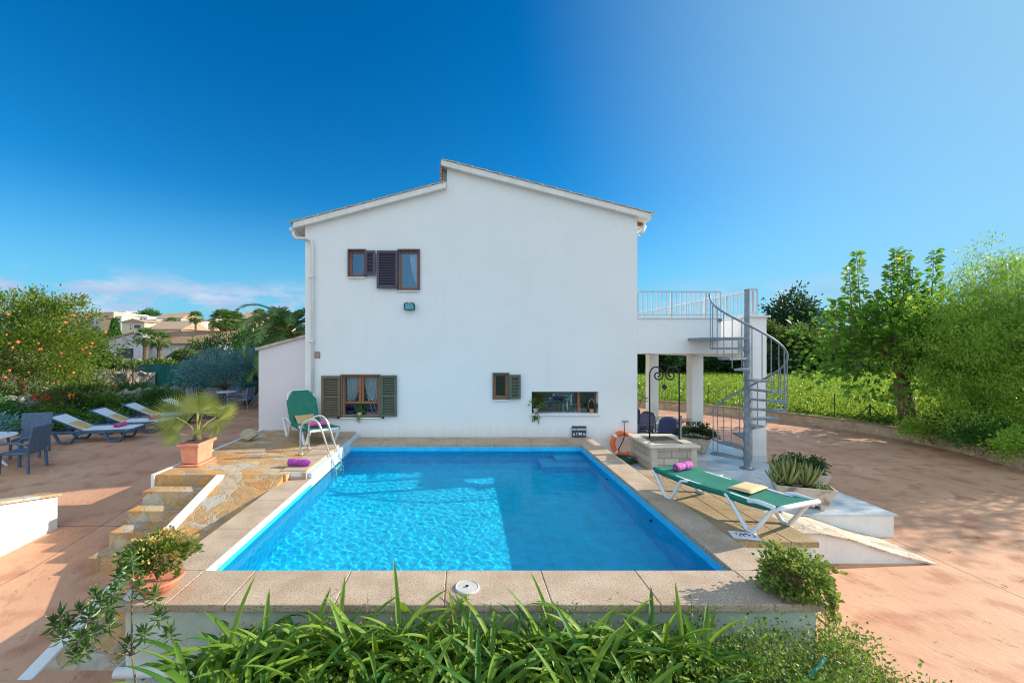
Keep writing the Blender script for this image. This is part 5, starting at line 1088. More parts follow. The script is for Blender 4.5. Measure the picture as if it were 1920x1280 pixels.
# low white wall at the left edge with stone cap
wy1, wy0 = 7.08, 4.2; wxA, wxB = -6.73, -6.9
lw = thing('garden_wall', 'low sunlit white wall with ochre stone cap at the left edge', 'wall', (-6.85, 5.6, -.85))
b = B(); pts = [(-6.73, 7.08, -.75, -.19), (-6.83, 6.25, -.86, -.02), (-7.05, 4.4, -.9, .12)]
V = []
for x, y, z0, z1 in pts: V += [(x, y, z0), (x, y, z1), (x - .22, y, z1), (x - .22, y, z0)]
Fc = [(0, 1, 2, 3), (11, 10, 9, 8)] + [(i * 4 + a, i * 4 + 4 + a, i * 4 + 4 + (a + 1) % 4, i * 4 + (a + 1) % 4) for i in range(2) for a in range(4)]
recalc(b.add(V, Fc).make('wall_body', m_trim, lw))
V = []
for x, y, z0, z1 in pts: y2 = y + .05 if y > 7 else y; V += [(x + .04, y2, z1 + .002), (x + .04, y2, z1 + .05), (x - .27, y2, z1 + .05), (x - .27, y2, z1 + .002)]
recalc(B().add(V, Fc).make('cap', m_flag, lw, bevel=.01))

# ================================================================ RIGHT SIDE: KERB WALL, FENCE, FIELD
kw = thing('kerb_wall', 'low curved concrete kerb wall between paving and field', 'wall', (15, 14, -.9))
V = []; Fc = []; Kp = smooth_path([(x, y, 0) for x, y in KERB], 6)
def ribbon(pts, w0, w1, za, zb):
    V = []; Fc = []
    for i, p in enumerate(pts):
        t = (pts[min(i + 1, len(pts) - 1)] - pts[max(i - 1, 0)]).normalized(); nn = Vector((-t.y, t.x, 0))
        V += [p + nn * w0 + Vector((0, 0, za)), p + nn * w0 + Vector((0, 0, zb)), p + nn * w1 + Vector((0, 0, zb)), p + nn * w1 + Vector((0, 0, za))]
    for i in range(len(pts) - 1): Fc += [(i * 4 + a, i * 4 + (a + 1) % 4, i * 4 + 4 + (a + 1) % 4, i * 4 + 4 + a) for a in range(4)]
    Fc += [(0, 1, 2, 3), tuple(len(V) - 1 - k for k in range(4))]; return V, Fc
v_, f_ = ribbon(Kp, -.02, .26, -1.0, -.56); m_kerb = mat('stained_concrete_kerb', (.46, .36, .26), .9, (.34, .25, .17), 2.2, 7, bump=(60, .4, .01), col3=(.58, .48, .36), scale3=5)
recalc(B().add(v_, f_).make('kerb_body', m_kerb, kw))
v_, f_ = ribbon(Kp, -.06, .30, -.558, -.50); recalc(B().add(v_, f_).make('kerb_cap', mat('mossy_kerb_cap', (.30, .24, .13), .9, (.20, .17, .08), 3, 7, bump=(60, .4, .01)), kw))
m_gpost = mat('dark_green_fence_metal', (.01, .07, .045), .5)
fence = thing('wire_fence', 'thin dark green wire fence behind the kerb wall', 'fence', (15.3, 15, -.6))
Fp = [p + Vector((.42, .25, 0)) for p in Kp]; acc = 0; last = None; wires = B()
for i in range(len(Fp) - 1):
    seg = (Fp[i + 1] - Fp[i]).length
    if last is None or acc > 2.3:
        B().tube([Fp[i] + Vector((0, 0, -.7)), Fp[i] + Vector((0, 0, .42))], .022, 6).make('post', m_gpost, fence); acc = 0; last = 1
        if i in (19, 20, 21, 22, 23): pass
    acc += seg
for z in np.linspace(-.45, .38, 8): wires.tube([p + Vector((0, 0, z)) for p in Fp], .0035, 4)
for i in range(0, len(Fp) - 1):
    n_ = max(1, int((Fp[i + 1] - Fp[i]).length / .16))
    for k in range(n_): p = Fp[i].lerp(Fp[i + 1], k / n_); wires.tube([p + Vector((0, 0, -.5)), p + Vector((0, 0, .38))], .0028, 4)
wires.make('wire_mesh', m_gpost, fence)
bp_ = Vector((WX(1631, 16.2), 16.2, 0)); b = B(); b.tube([bp_ + Vector((0, 0, -.7)), bp_ + Vector((0, 0, .12))], .03, 6)
for s in (-1, 1): b.tube([bp_ + Vector((0, 0, .08)), bp_ + Vector((s * .52, s * -.25, -.62))], .02, 6)
b.make('braced_post', m_gpost, fence)
m_field = mat('green_crop_field_soil', (.14, .24, .025), .95, (.22, .30, .04), .5, 8, bump=(9, .6, .08), col3=(.10, .17, .02), scale3=5)
fx_ = np.concatenate([np.arange(4, 30, .3), np.arange(30, 130, 10)]); fy_ = np.concatenate([np.arange(1, 30, .3), np.arange(30, 60, 5)]); FX, FYY = np.meshgrid(fx_, fy_)
okf = kerb_d(FX, FYY) > .1; nf = len(fx_)
fq = [(j * nf + i, j * nf + i + 1, (j + 1) * nf + i + 1, (j + 1) * nf + i) for j in range(len(fy_) - 1) for i in range(nf - 1) if okf[j, i] and okf[j, i + 1] and okf[j + 1, i] and okf[j + 1, i + 1]]
tag(npmesh('field', np.stack([FX.ravel(), FYY.ravel(), np.full(FX.size, -.60)], 1), fq, m_field, smooth=True), kind='structure', label='green crop field beyond the kerb wall')
lm_crop = leafmat('bright_crop_leaf', (.10, .22, .02), (.27, .38, .035), (.44, .44, .09), trans=.35)
rng = np.random.default_rng(21); nC = 90000
yy_ = 14 + 34 * rng.random(nC) ** 1.7; xx_ = (.35 + rng.random(nC) * 1.0) * yy_; okc = kerb_d(xx_, yy_) > .5; xx_, yy_ = xx_[okc], yy_[okc]
dn = .5 + .5 * np.sin(xx_ * 1.3 + 2 * np.sin(yy_ * .8)); hgt = .04 + rng.random(len(xx_)) * .30 * (.55 + .45 * dn)
P = np.stack([xx_, yy_, -.6 + hgt * .8], 1); D = rng.normal(size=P.shape) * .6 + np.array([0, 0, .9])
s_ = .065 + .0035 * yy_; V, T = leafquads(P, D, s_[:, None].ravel().mean(), .42); 
tag(npmesh('crop', V, T, lm_crop), 'bright green knee-high crop covering the field', 'crop', kind='stuff')

lm_mul = leafmat('mulberry_leaf', (.06, .18, .025), (.16, .33, .04), (.42, .46, .05), trans=.45)
lm_wil = leafmat('feathery_green_leaf', (.14, .30, .03), (.30, .48, .06), (.40, .50, .12), trans=.42)
lm_bg = leafmat('dark_background_leaf', (.018, .055, .02), (.045, .10, .035), (.09, .14, .04), trans=.25)
lm_bg2 = leafmat('olive_background_leaf', (.07, .12, .03), (.14, .20, .05), (.22, .26, .08), trans=.25)
lm_pom = leafmat('pomegranate_leaf', (.07, .16, .02), (.22, .30, .035), (.44, .42, .08), trans=.38)
lm_teal = leafmat('blue_green_leaf', (.08, .24, .25), (.20, .38, .37), (.46, .50, .42), trans=.25)
lm_mid = leafmat('mid_green_leaf', (.03, .12, .025), (.09, .23, .05), (.22, .30, .07), trans=.3)

# mulberry with upright shoots
mbase = (16.3, 15.7, -.62); mc = (16.2, 15.6, 2.2); ex_P, ex_D = [], []; rng = np.random.default_rng(31); shoots = []
for px, ptop, pb in ((1606, 470, 640), (1592, 500, 640), (1680, 464, 640), (1697, 468, 650), (1668, 495, 640), (1752, 470, 640), (1640, 545, 650), (1725, 530, 640), (1570, 560, 660), (1712, 500, 640)):
    yy0 = 15.6 + rng.uniform(-.6, .6); a = np.array(W(px - rng.uniform(-12, 12), pb, yy0)); z_ = np.array(W(px, ptop, yy0)); shoots.append((a, z_)); k = int(np.linalg.norm(z_ - a) / .022)
    for i in range(k):
        f = i / k; q_ = a + (z_ - a) * f; az = i * 2.4; rr2 = .26 * (1.15 - f) * rng.random(); ex_P.append(q_ + np.array([math.cos(az), math.sin(az), 0]) * rr2); ex_D.append([math.cos(az), math.sin(az), -.05 + rng.uniform(-.3, .4)])
mt_ = tree('mulberry_tree', 'broad-leaved tree with upright shoots behind the kerb wall', 'tree', mbase, mc, (2.9, 2.2, 1.95), lm_mul, m_bark, 230, 24, .30, .21, aspect=.78, r0=.25, nb=16, trunk_top=(16.2, 15.7, 1.1), flat=-.75, shell=.4, extra=(np.array(ex_P), np.array(ex_D)))
b = B()
for a, z_ in shoots: b.tube([a, (a + z_) / 2, z_], [.03, .02, .006], 5)
b.make('shoot', m_bark, mt_)
# feathery tree on the right
t = thing('pepper_tree', 'large feathery light green tree at the right edge', 'tree', (17.2, 12.5, -.62))
P, D = crown_points((17.3, 12.5, 2.15), (3.45, 2.5, 3.0), 1700, 60, .17, shell=.4, flat=-.9, rng=np.random.default_rng(9)); P = P[P[:, 2] > -.7]; 
D = unit(RNG.normal(size=P.shape) * .55 + np.array([0, 0, -.75])); V, T = leafquads(P, D, .10, .24); npmesh('crown', V, T, lm_wil, t, loc=t.location)
b = B(); b.tube([(17.3, 12.5, -.7), (17.2, 12.5, .4), (17.25, 12.5, 1.3)], [.28, .22, .18], 10); branches(b, (17.25, 12.5, 1.3), (17.3, 12.5, 2.6), (3.0, 2.2, 2.8), 30, .10); b.make('trunk', m_bark, t, smooth=True)
tree('pepper_tree', 'feathery tree further along the kerb, right of the large one', 'tree', (20.5, 11.6, -.62), (20.5, 11.4, 4.2), (2.6, 1.9, 3.4), lm_wil, m_bark, 150, 40, .25, .15, aspect=.3, r0=.2)
tree('pepper_tree', 'tall feathery tree behind the other two at the right edge', 'tree', (23.0, 14.6, -.62), (23.0, 14.6, 4.0), (2.8, 1.9, 3.4), lm_wil, m_bark, 120, 40, .25, .15, aspect=.3, r0=.2)
# undergrowth on the kerb
for i, (x, y, rx, rz, lb) in enumerate([(15.0, 13.6, .8, .42, 'low leafy shrub spilling over the kerb wall beside the trunk'), (14.9, 12.2, .8, .45, 'low leafy shrub spilling over the kerb wall, nearer than the trunk'), (14.65, 11.0, .9, .5, 'dense green shrub over the kerb at the right edge'), (15.9, 13.2, 1.1, .8, 'tall green shrub behind the kerb under the feathery tree')]):
    bush('leafy_shrub', lb, (x, y, -.62 + rz * .55), (rx, .75, rz), lm_mid if i % 2 else lm_wil, 70, 40, .075, sigma=.13, cat='shrub')
# background trees beyond the field
bgt = [(1482, 553, 700, 52, 54, lm_bg, 'round dark tree above the far edge of the field'), (1435, 610, 700, 46, 34, lm_bg2, 'olive green bushy tree below the round dark tree'), (1500, 618, 700, 45, 42, lm_bg2, 'yellowish bushy tree right of the olive one'), (1560, 640, 705, 46, 40, lm_bg, 'dark tree behind the broad-leaved tree'),
       (1225, 655, 712, 44, 34, lm_bg, 'dark tree seen under the terrace at the house corner'), (1290, 662, 712, 46, 38, lm_bg, 'dark tree seen between the porch columns'), (1350, 660, 712, 46, 36, lm_bg, 'dark tree seen right of the middle porch column'), (1400, 640, 712, 44, 30, lm_bg, 'dark tree seen behind the spiral staircase'),
       (1640, 640, 705, 48, 48, lm_bg, 'dark distant tree behind the mulberry trunk'), (1730, 620, 705, 50, 55, lm_bg, 'tall dark distant tree left of the feathery tree'), (1840, 600, 705, 52, 60, lm_bg, 'dark distant tree hidden by the feathery tree')]
for px, yt, yb_, Yd, rp_, lm_, lb in bgt:
    zt2 = WZ(yt, Yd); zb2 = -.6; r = rp_ / 800 * Yd; c = (WX(px, Yd), Yd, (zt2 + zb2) / 2 + .25)
    tree('background_tree', lb, 'tree', (c[0], Yd, -.6), c, (r, r * .8, (zt2 - zb2) / 2 * .95), lm_, m_bark, 260, 34, r * .13, .36, aspect=.6, r0=.25, nb=8, flat=-.95, shell=.35)
for i, (x, y) in enumerate([(18, 44), (24, 45), (30, 44), (36, 44)]):
    bush('background_shrub', ['dark low shrub at the far field edge, nearest the house', 'dark low shrub at the far field edge behind the stair', 'dark low shrub at the far field edge right of the stair', 'dark low shrub at the far field edge left of the trunk'][i], (x + 2, y, .5), (4.2, 1.5, 1.25), lm_bg, 70, 30, .35, sigma=.5, cat='shrub')

# ================================================================ LEFT GARDEN
def stonewall(label, x0, y0, x1, y1, zb, zt_, th=.5):
    a, c = Vector((x0, y0, 0)), Vector((x1, y1, 0)); L = (c - a).length; d = (c - a) / L; nn = Vector((-d.y, d.x, 0)); rs = np.random.default_rng(int(abs(x0) * 10)); V = []; Fc = []; nu, nv = int(L / .12), 9
    for s in (0, 1):
        for i in range(nu + 1):
            for j in range(nv + 1):
                p = a + d * (L * i / nu) + nn * (th * s) ; zz = zb + (zt_ - zb) * j / nv + (.04 * math.sin(i * 1.7) + rs.uniform(-.05, .05) if j == nv else 0); p = p + nn * rs.uniform(-.05, .05); V.append((p.x, p.y, zz))
    M_ = (nu + 1) * (nv + 1)
    for s in (0, 1):
        for i in range(nu):
            for j in range(nv): q_ = s * M_ + i * (nv + 1) + j; Fc.append((q_, q_ + nv + 1, q_ + nv + 2, q_ + 1))
    for i in range(nu): q_ = i * (nv + 1) + nv; Fc.append((q_, q_ + nv + 1, q_ + nv + 1 + M_, q_ + M_))
    o = B().add(V, Fc).make('stone_wall', m_rock); return tag(o, label, 'wall')
stonewall('rough grey dry-stone wall behind the first lounger', BA[0], BA[1], BB[0] - .1, BB[1], -.45, .58)
stonewall('short higher dry-stone wall left of the green mesh fence', -16.6, 18.7, -14.2, 19.7, -.2, 1.12)
# low white wall and green mesh fence
ww = thing('garden_wall', 'low white wall behind the far round table', 'wall', (-8.5, 19.4, -.3)); B().box(-11.8, -5.6, 19.4, 19.6, -.4, .36).make('wall_body', m_white, ww); B().box(-11.84, -5.6, 19.36, 19.64, .361, .40).make('wall_cap', m_conc, ww)
m_gmesh = mat('green_shade_netting', (.006, .11, .10), .8, (.01, .15, .14), 3, 6, bump=(200, .4, .01), stretch=(1, 1, .3))
gf = thing('mesh_fence', 'dark green shade-netting fence at the back of the terrace', 'fence', (-11, 19.9, 0))
b = B(); V = []; nxx = 60
for i in range(nxx + 1):
    x = -15.4 + 9.6 * i / nxx
    for z in (.0, .5, 1.0, 1.48 + .01 * math.sin(i)): V.append((x, 19.9 + .03 * math.sin(i * 1.3 + z * 3), z))
b.add(V, [(i * 4 + j, i * 4 + 4 + j, i * 4 + 5 + j, i * 4 + 1 + j) for i in range(nxx) for j in range(3)]); o = b.make('netting', m_gmesh, gf); o.modifiers.new('s', 'SOLIDIFY').thickness = .01
for k in range(5): B().tube([(-15.4 + 2.4 * k, 19.95, -.2), (-15.4 + 2.4 * k, 19.95, 1.56)], .025, 6).make('post', m_gpost, gf)
cf_ = thing('cane_fence', 'pale bamboo cane fence left of the green netting', 'fence', (-17, 21, .4)); b = B(); rng = np.random.default_rng(2)
for k in range(150): x = -19.5 + 4.0 * k / 150; h = rng.uniform(1.05, 1.25); b.box(x, x + .021, 20.9, 20.92, .2, h)
b.make('canes', mat('dry_cane', (.50, .42, .28), .8, (.36, .29, .19), 6, 5, stretch=(6, 6, .6)), cf_); B().box(-19.5, -15.5, 20.93, 20.95, .5, .53).box(-19.5, -15.5, 20.93, 20.95, 1.0, 1.03).make('rail', m_bark, cf_)
# pomegranate
pb = (-16.7, 16.2, .3); pcn = (-16.7, 16.3, 2.15)
pomt = tree('pomegranate_tree', 'pomegranate tree with orange-red fruit above the stone wall', 'tree', pb, pcn, (3.0, 1.9, 1.95), lm_pom, m_bark, 620, 46, .24, .11, aspect=.42, r0=.13, nb=22, shell=.4, flat=-.8,
     extra=(lambda a: (a[0], a[1]))((lambda L_: (np.concatenate([x[0] for x in L_]), np.concatenate([x[1] for x in L_])))([crown_points(W(px, py, 16.0), (.35, .25, .45), 10, 30, .12, shell=.2) for px, py in ((60, 560), (66, 575), (118, 572), (145, 575), (8, 565), (172, 600), (100, 590)  , (30, 585))])))
m_fruit = mat('orange_red_fruit', (.58, .10, .04), .45, (.66, .20, .06), 6, 4, objc=True); rng = np.random.default_rng(77); f0 = None
for k in range(34):
    th = rng.uniform(0, 6.28); px, py = rng.uniform(2, 200), rng.uniform(585, 735); d = rng.uniform(-1.9, -1.2); Yq = 16.3 + d * math.sqrt(max(.05, 1 - ((WX(px, 15) + 16.3) / 3.1) ** 2)); p = W(px, py, Yq)
    if abs(p[0] + 16.3) > 3: continue
    if f0 is None: f0 = B().lathe([(0, -.06), (.045, -.045), (.062, 0), (.05, .04), (.02, .055), (.012, .06), (.022, .085), (0, .07)], (0, 0, 0), 10).make('fruit', m_fruit, pomt, smooth=True, world=False); fo = f0
    else: fo = f0.copy(); C.objects.link(fo); fo.parent = pomt
    fo.location = Vector(p) - pomt.location; s = rng.uniform(.5, .9); fo.scale = (s, s, -s)
# other left shrubs
lsh = [(-19.5, 15.5, 1.0, 2.0, 1.4, 1.7, lm_mid, 'dense green shrub left of the pomegranate tree'), (-13.9, 18.2, .25, .9, .6, .5, lm_mid, 'dark green shrub below the short dry-stone wall'), (-12.6, 18.6, .1, .9, .6, .5, lm_mid, 'dark green shrub at the left end of the white wall'),
       (-14.6, 16.2, .5, .7, .6, .45, lm_bg2, 'olive green shrub on top of the rough stone wall'), (-16.0, 13.3, .1, .9, .5, .55, lm_mid, 'leafy green plant hiding the left of the stone wall'), (-14.1, 14.8, -.1, .75, .45, .35, lm_bright, 'bright green creeper in front of the stone wall'),
       (-12.9, 16.3, -.05, .9, .5, .40, lm_mid, 'low green shrub behind the second lounger'), (-11.4, 17.6, -.02, .8, .5, .38, lm_mid, 'low green shrub behind the third lounger'), (-14.3, 12.9, -.2, .9, .55, .30, lm_teal, 'blue-green leafy clump behind the wicker chairs'), (-12.7, 12.9, -.2, .7, .5, .28, lm_mid, 'green leafy clump at the head of the first lounger'),
       (-12.0, 14.4, -.2, .5, .5, .25, lm_mid, 'low green clump at the head of the second lounger'), (-15.3, 14.0, .15, .8, .4, .42, lm_mid, 'ivy mound hanging over the rough stone wall, nearest the wicker chairs'), (-13.6, 15.9, .2, .7, .4, .40, lm_bright, 'light green creeper draped on the rough stone wall'),
       (-12.5, 17.2, .15, .8, .4, .42, lm_mid, 'dark creeper over the far end of the rough stone wall'), (-17.0, 12.3, .2, .8, .5, .5, lm_mid, 'leafy shrub over the near end of the rough stone wall'), (-15.6, 18.3, .35, .7, .4, .45, lm_bg2, 'olive creeper before the short dry-stone wall'), (-14.3, 15.2, .55, .6, .4, .30, lm_bg2, 'low olive shrub on the crest of the rough stone wall'), (-7.2, 18.9, -.05, .6, .4, .3, lm_bg2, 'small bush by the white wall beside the annex')]
for x, y, zc, rx, ry, rz, lm_, lb in lsh: bush('leafy_shrub', lb, (x, y, zc), (rx, ry, rz), lm_, int(60 * rx * (rz + .4)) + 20, 38, .095, sigma=.13, cat='shrub', flat=-.9)
tt_ = tree('blue_green_shrub', 'large blue-green shrub in front of the green netting fence', 'shrub', (-10.4, 18.6, -.28), (-10.4, 18.3, 1.2), (1.6, 1.0, .95), lm_teal, m_bark, 230, 34, .13, .11, aspect=.3, r0=.07, nb=16, flat=-.7)
tree('blue_green_shrub', 'pale blue-green shrub left of the annex', 'shrub', (-8.6, 18.8, -.28), (-8.6, 18.6, 1.45), (1.1, .8, .9), lm_teal, m_bark, 120, 34, .15, .12, aspect=.3, r0=.06, nb=10, flat=-.7)
# flowers and ground cover
rng = np.random.default_rng(17); nG = 24000; u = rng.random(nG); gxx = BA[0] + (BB[0] - BA[0]) * u * 1.02; gyy = BA[1] + (BB[1] - BA[1]) * u * 1.02; off = rng.uniform(-1.3, .0, nG) * (.5 + .5 * np.abs(np.sin(u * 9)))
dxn, dyn = -(BB[1] - BA[1]) / 8.42, (BB[0] - BA[0]) / 8.42; gxx = gxx + dxn * off; gyy = gyy + dyn * off
P = np.stack([gxx, gyy, g0(gxx, gyy) + rng.random(nG) * (.22 + .35 * np.abs(np.sin(u * 23)) * (off > -.5))], 1); V, T = leafquads(P, rng.normal(size=P.shape) + [0, 0, .8], .10, .5)
tag(npmesh('ground_cover', V, T, lm_mid), 'leafy ground cover at the foot of the stone wall', 'ground cover', kind='stuff')
for (px, py, Yq, col) in ((65, 743, 14.2, 0), (85, 745, 14.5, 0), (132, 740, 14.8, 1), (215, 725, 17.2, 1), (240, 712, 18, 1), (205, 735, 17, 1), (255, 735, 18, 1), (300, 770, 17, 0)):
    p = W(px, py, Yq); m_ = bpy.data.materials.get('red_petals') or leafmat('red_petals', (.6, .03, .02), (.75, .10, .03)); m2_ = bpy.data.materials.get('orange_petals') or leafmat('orange_petals', (.75, .22, .04), (.85, .40, .10))
    Pq = np.array(p) + rng.normal(size=(26, 3)) * .05; V, T = leafquads(Pq, rng.normal(size=(26, 3)), .06, .8); 
    tag(npmesh('flower_cluster', V, T, m2_ if col else m_), ('orange' if col else 'red') + ' flower cluster in the shrubs by the stone wall', 'flowers', ('orange' if col else 'red') + ' flower clusters along the stone wall')
# spiky plants
def spiky(name, label, c, L, nn, lm_, stem=0, wd=.05):
    t = thing(name, label, 'plant', c); V, T = [], []; r = np.random.default_rng(int(abs(c[0] * 100)))
    for k in range(nn): strapleaf(V, T, (c[0], c[1], c[2] + stem), k * 2.4, L * r.uniform(.8, 1.1), wd, R(80 - 75 * (1 - k / nn)), .2, r, segs=4)
    npmesh('leaves', V, T, lm_, t, loc=c)
    if stem: B().tube([c, (c[0], c[1], c[2] + stem)], .05, 7).make('stem', m_pbark, t)
spiky('yucca', 'spiky yucca on a bare stem against the green netting', (-14.9, 19.3, -.1), .75, 26, lm_bg2, 1.35)
spiky('agave', 'dark agave in front of the white wall by the annex', (-8.0, 18.7, -.27), .5, 22, lm_bg)
spiky('agave', 'dark blue-green agave behind the wicker chairs', (-13.4, 12.2, -.27), .6, 22, lm_teal)
# palms
def datepalm(label, base, top, L, nfr, lm_, lw=.45, tr=.16, nl=44, rot=0, seed=3):
    t = thing('palm_tree', label, 'palm', base); V, T = [], []; rb = B(); r = np.random.default_rng(seed)
    for k in range(nfr): palm_frond(V, T, top, k * 2.399 + rot, R(75 - 95 * (k / nfr) ** 1.2 + r.uniform(-6, 6)), L * r.uniform(.85, 1.05), 1.5, lw, nl, r, rb)
    npmesh('crown', V, T, lm_, t, loc=base); rb.make('frond_stalks', lm_fan2, t)
    B().tube([Vector(base), Vector(base).lerp(Vector(top), .5) + Vector((.04, 0, 0)), Vector(top)], [tr * 1.2, tr, tr * 1.15], 10).make('trunk', m_pbark, t)
lm_palm = leafmat('palm_green', (.06, .16, .04), (.18, .30, .07), (.36, .40, .13), trans=.3)
datepalm('feathery date palm rising behind the annex', (-6.5, 15.9, -.3), (-6.5, 15.9, 2.75), 2.45, 36, lm_palm, seed=3)
datepalm('leaning palm with dark trunk by the low white wall', (-9.7, 18.9, -.3), (-8.4, 18.6, 1.3), 1.3, 14, lm_palm, tr=.11, seed=6)
def fanpalm(label, base, top, rad, nfr, seed, lm_=None, tr=.2):
    t = thing('fan_palm_tree', label, 'palm', base); V, T = [], []; r = np.random.default_rng(seed)
    for k in range(nfr):
        az = k * 2.4; e = R(80 - 130 * (k / nfr)); d = np.array([math.cos(az) * math.cos(e), math.sin(az) * math.cos(e), math.sin(e)]); o = np.array(top) + d * rad * .45; fan_leaf(V, T, o, d, np.array([-d[0] * d[2], -d[1] * d[2], 1.001 - d[2] ** 2]) + .01, rad * .62, 13, R(150), r, .25)
    npmesh('crown', V, T, lm_ or lm_palm, t, loc=base)
    B().tube([Vector(base), Vector(top)], [tr, tr * .9], 8).lathe([(tr * .9, -rad * .9), (rad * .34, -rad * .55), (rad * .28, -rad * .1), (.05, 0)], top, 9).make('trunk', m_pbark, t)
def gzf(px, Y): return float(g0(WX(px, Y), Y))
fanpalm('leftmost of the two fan palms in front of the tiled house', (WX(272, 34), 34, gzf(272, 34)), W(274, 632, 34), .95, 34, 1)
fanpalm('right of the two fan palms in front of the tiled house', (WX(299, 35), 35, gzf(299, 35)), W(300, 638, 35), .95, 34, 2)
fanpalm('slender fan palm on a tall trunk before the hill town', (WX(367, 80), 80, gzf(367, 80)), W(367, 595, 80), 1.5, 34, 3)
fanpalm('big fan palm left of the pair by the annex', (WX(420, 50), 50, gzf(420, 50)), W(418, 600, 50), 1.6, 44, 4)
fanpalm('big fan palm right of the pair by the annex', (WX(437, 51), 51, gzf(437, 51)), W(438, 603, 51), 1.6, 44, 5)
fanpalm('small fan palm low between the hill houses', (WX(322, 110), 110, gzf(322, 110)), W(322, 603, 110), 1.5, 26, 6)
fanpalm('fan palm top beside the palm behind the annex', (WX(487, 70), 70, gzf(487, 70)), W(487, 592, 70), 1.5, 26, 7)
# mid-distance shrubs and trees
for px, yt, yb_, Yd, rp_, lm_, lb in [(190, 668, 694, 24, 22, lm_mid, 'green bush beyond the cane fence'), (300, 676, 692, 26, 34, lm_bg2, 'dry olive shrub below the two fan palms'), (345, 660, 690, 30, 26, lm_bg2, 'tangled shrub in front of the tiled house wall'), (228, 678, 692, 23, 20, lm_bg2, 'yellowish bush left of the yucca'), (425, 628, 690, 38, 40, lm_bg, 'dark green tree below the pair of big palms'), (470, 612, 690, 30, 34, lm_mid, 'green tree left of the annex roof'), (520, 590, 680, 26, 40, lm_bg, 'dark tree behind the annex'), (165, 625, 690, 34, 30, lm_mid, 'green tree right behind the pomegranate'), (380, 640, 680, 40, 30, lm_bg2, 'olive shrub at the right end of the tiled house')]:
    zt2 = WZ(yt, Yd); zb2 = gzf(px, Yd); r = rp_ / 800 * Yd; c = (WX(px, Yd), Yd, (zt2 + zb2) / 2)
    tree('background_tree', lb, 'tree', (c[0], Yd, zb2), c, (r, r * .7, (zt2 - zb2) / 2), lm_, m_bark, 90, 26, r * .14, .22, aspect=.5, r0=.12, nb=7, flat=-.95)
def cone_tree(label, px, yt, yb_, Yd, rp_):
    zt2, zb2 = WZ(yt, Yd), gzf(px, Yd); n_ = 1500; r = np.random.default_rng(5); f = r.random(n_); a = r.uniform(0, 6.28, n_); rr2 = rp_ / 800 * Yd * np.minimum(1, (1 - f) * 1.5) * (.7 + .3 * r.random(n_)); P = np.stack([WX(px, Yd) + rr2 * np.cos(a), Yd + rr2 * np.sin(a), zb2 + .3 + f * (zt2 - zb2 - .3)], 1)
    V, T = leafquads(P, np.stack([np.cos(a), np.sin(a), np.full(n_, 1.4)], 1), .5, .5); t = thing('cypress_tree', label, 'tree', (WX(px, Yd), Yd, zb2)); npmesh('crown', V, T, lm_mid, t, loc=t.location); B().tube([(WX(px, Yd), Yd, zb2), (WX(px, Yd), Yd, zb2 + 1)], .12, 6).make('trunk', m_bark, t)
cone_tree('dark pointed cypress in front of the peach apartment block', 215, 601, 633, 62, 9)
tree('pine_tree', 'flat-topped pine on the skyline of the hill town', 'tree', (WX(280, 170), 170, gzf(280, 170)), (WX(280, 170), 170, WZ(591, 170)), (3.2, 2.5, 1.6), lm_mid, m_bark, 60, 30, .6, .7, r0=.3, nb=8)

# ================================================================ HILL TOWN AND TILED HOUSE
m_peach = mat('peach_render', (.62, .42, .25), .9, (.56, .37, .22), .3, 4); m_cream = mat('cream_render', (.66, .55, .40), .9, (.60, .49, .35), .3, 4); m_wh = mat('white_town_render', (.70, .68, .64), .9, (.62, .60, .57), .3, 4); m_grey = mat('pale_grey_render', (.48, .46, .46), .9); m_win = mat('dark_window_glass', (.03, .04, .05), .2)
m_lav = mat('lavender_white_render', (.55, .52, .55), .9, (.50, .47, .50), .8, 4)
def bldg(label, px0, px1, yt, Y, dep, m, roof=None, wins=(), par=True, name='town_building'):
    x0, x1, zt2 = WX(px0, Y), WX(px1, Y), WZ(yt, Y); zb2 = float(g0(x0, Y)) - 3; t = thing(name, label, 'building', ((x0 + x1) / 2, Y + dep / 2, zb2 + 3))
    B().box(x0, x1, Y, Y + dep, zb2, zt2).make('wall', m, t)
    if roof == 'tile':
        h = (x1 - x0) * .16; recalc(B().prism([(x0 - .4, zt2), (x1 + .4, zt2), ((x0 + x1) / 2, zt2 + h)], Y - .4, Y + dep + .4, 'y').make('roof', m_tile, t))
    elif roof == 'side':
        h = dep * .2; recalc(B().prism([(Y - .5, zt2), (Y + dep + .5, zt2), (Y + dep / 2, zt2 + h)], x0 - .4, x1 + .4, 'x').make('roof', m_tile, t))
    else: B().box(x0 - .25, x1 + .25, Y - .25, Y + dep + .25, zt2 + .002, zt2 + .35).make('roof', m_wh, t)
    for (a, c, d, e) in wins:
        wx0_, wx1_, wz0, wz1 = WX(a, Y), WX(c, Y), WZ(e, Y), WZ(d, Y); f = B().box(wx0_ - .12, wx1_ + .12, Y - .08, Y - .001, wz0 - .12, wz1 + .12).make('window', m_wh, t); B().box(wx0_, wx1_, Y - .10, Y - .081, wz0, wz1).make('pane', m_win, f)
    return t
def grid(x0, x1, n, rows, w, h): return [(x0 + (x1 - x0) * (i + .5) / n - w / 2, x0 + (x1 - x0) * (i + .5) / n + w / 2, r, r + h) for i in range(n) for r in rows]
bldg('grey fronted apartment block at the left end of the hill town', 161, 187, 588, 152, 14, m_grey, wins=grid(163, 186, 3, (593, 602, 611), 3, 4))
bldg('tall plain peach wall of the apartment block', 187.2, 213, 586.5, 150, 16, m_peach)
bldg('white balconied wing right of the peach wall', 213.2, 228, 594, 151, 12, m_wh, wins=grid(214, 227, 2, (597, 604, 611), 4, 3.4))
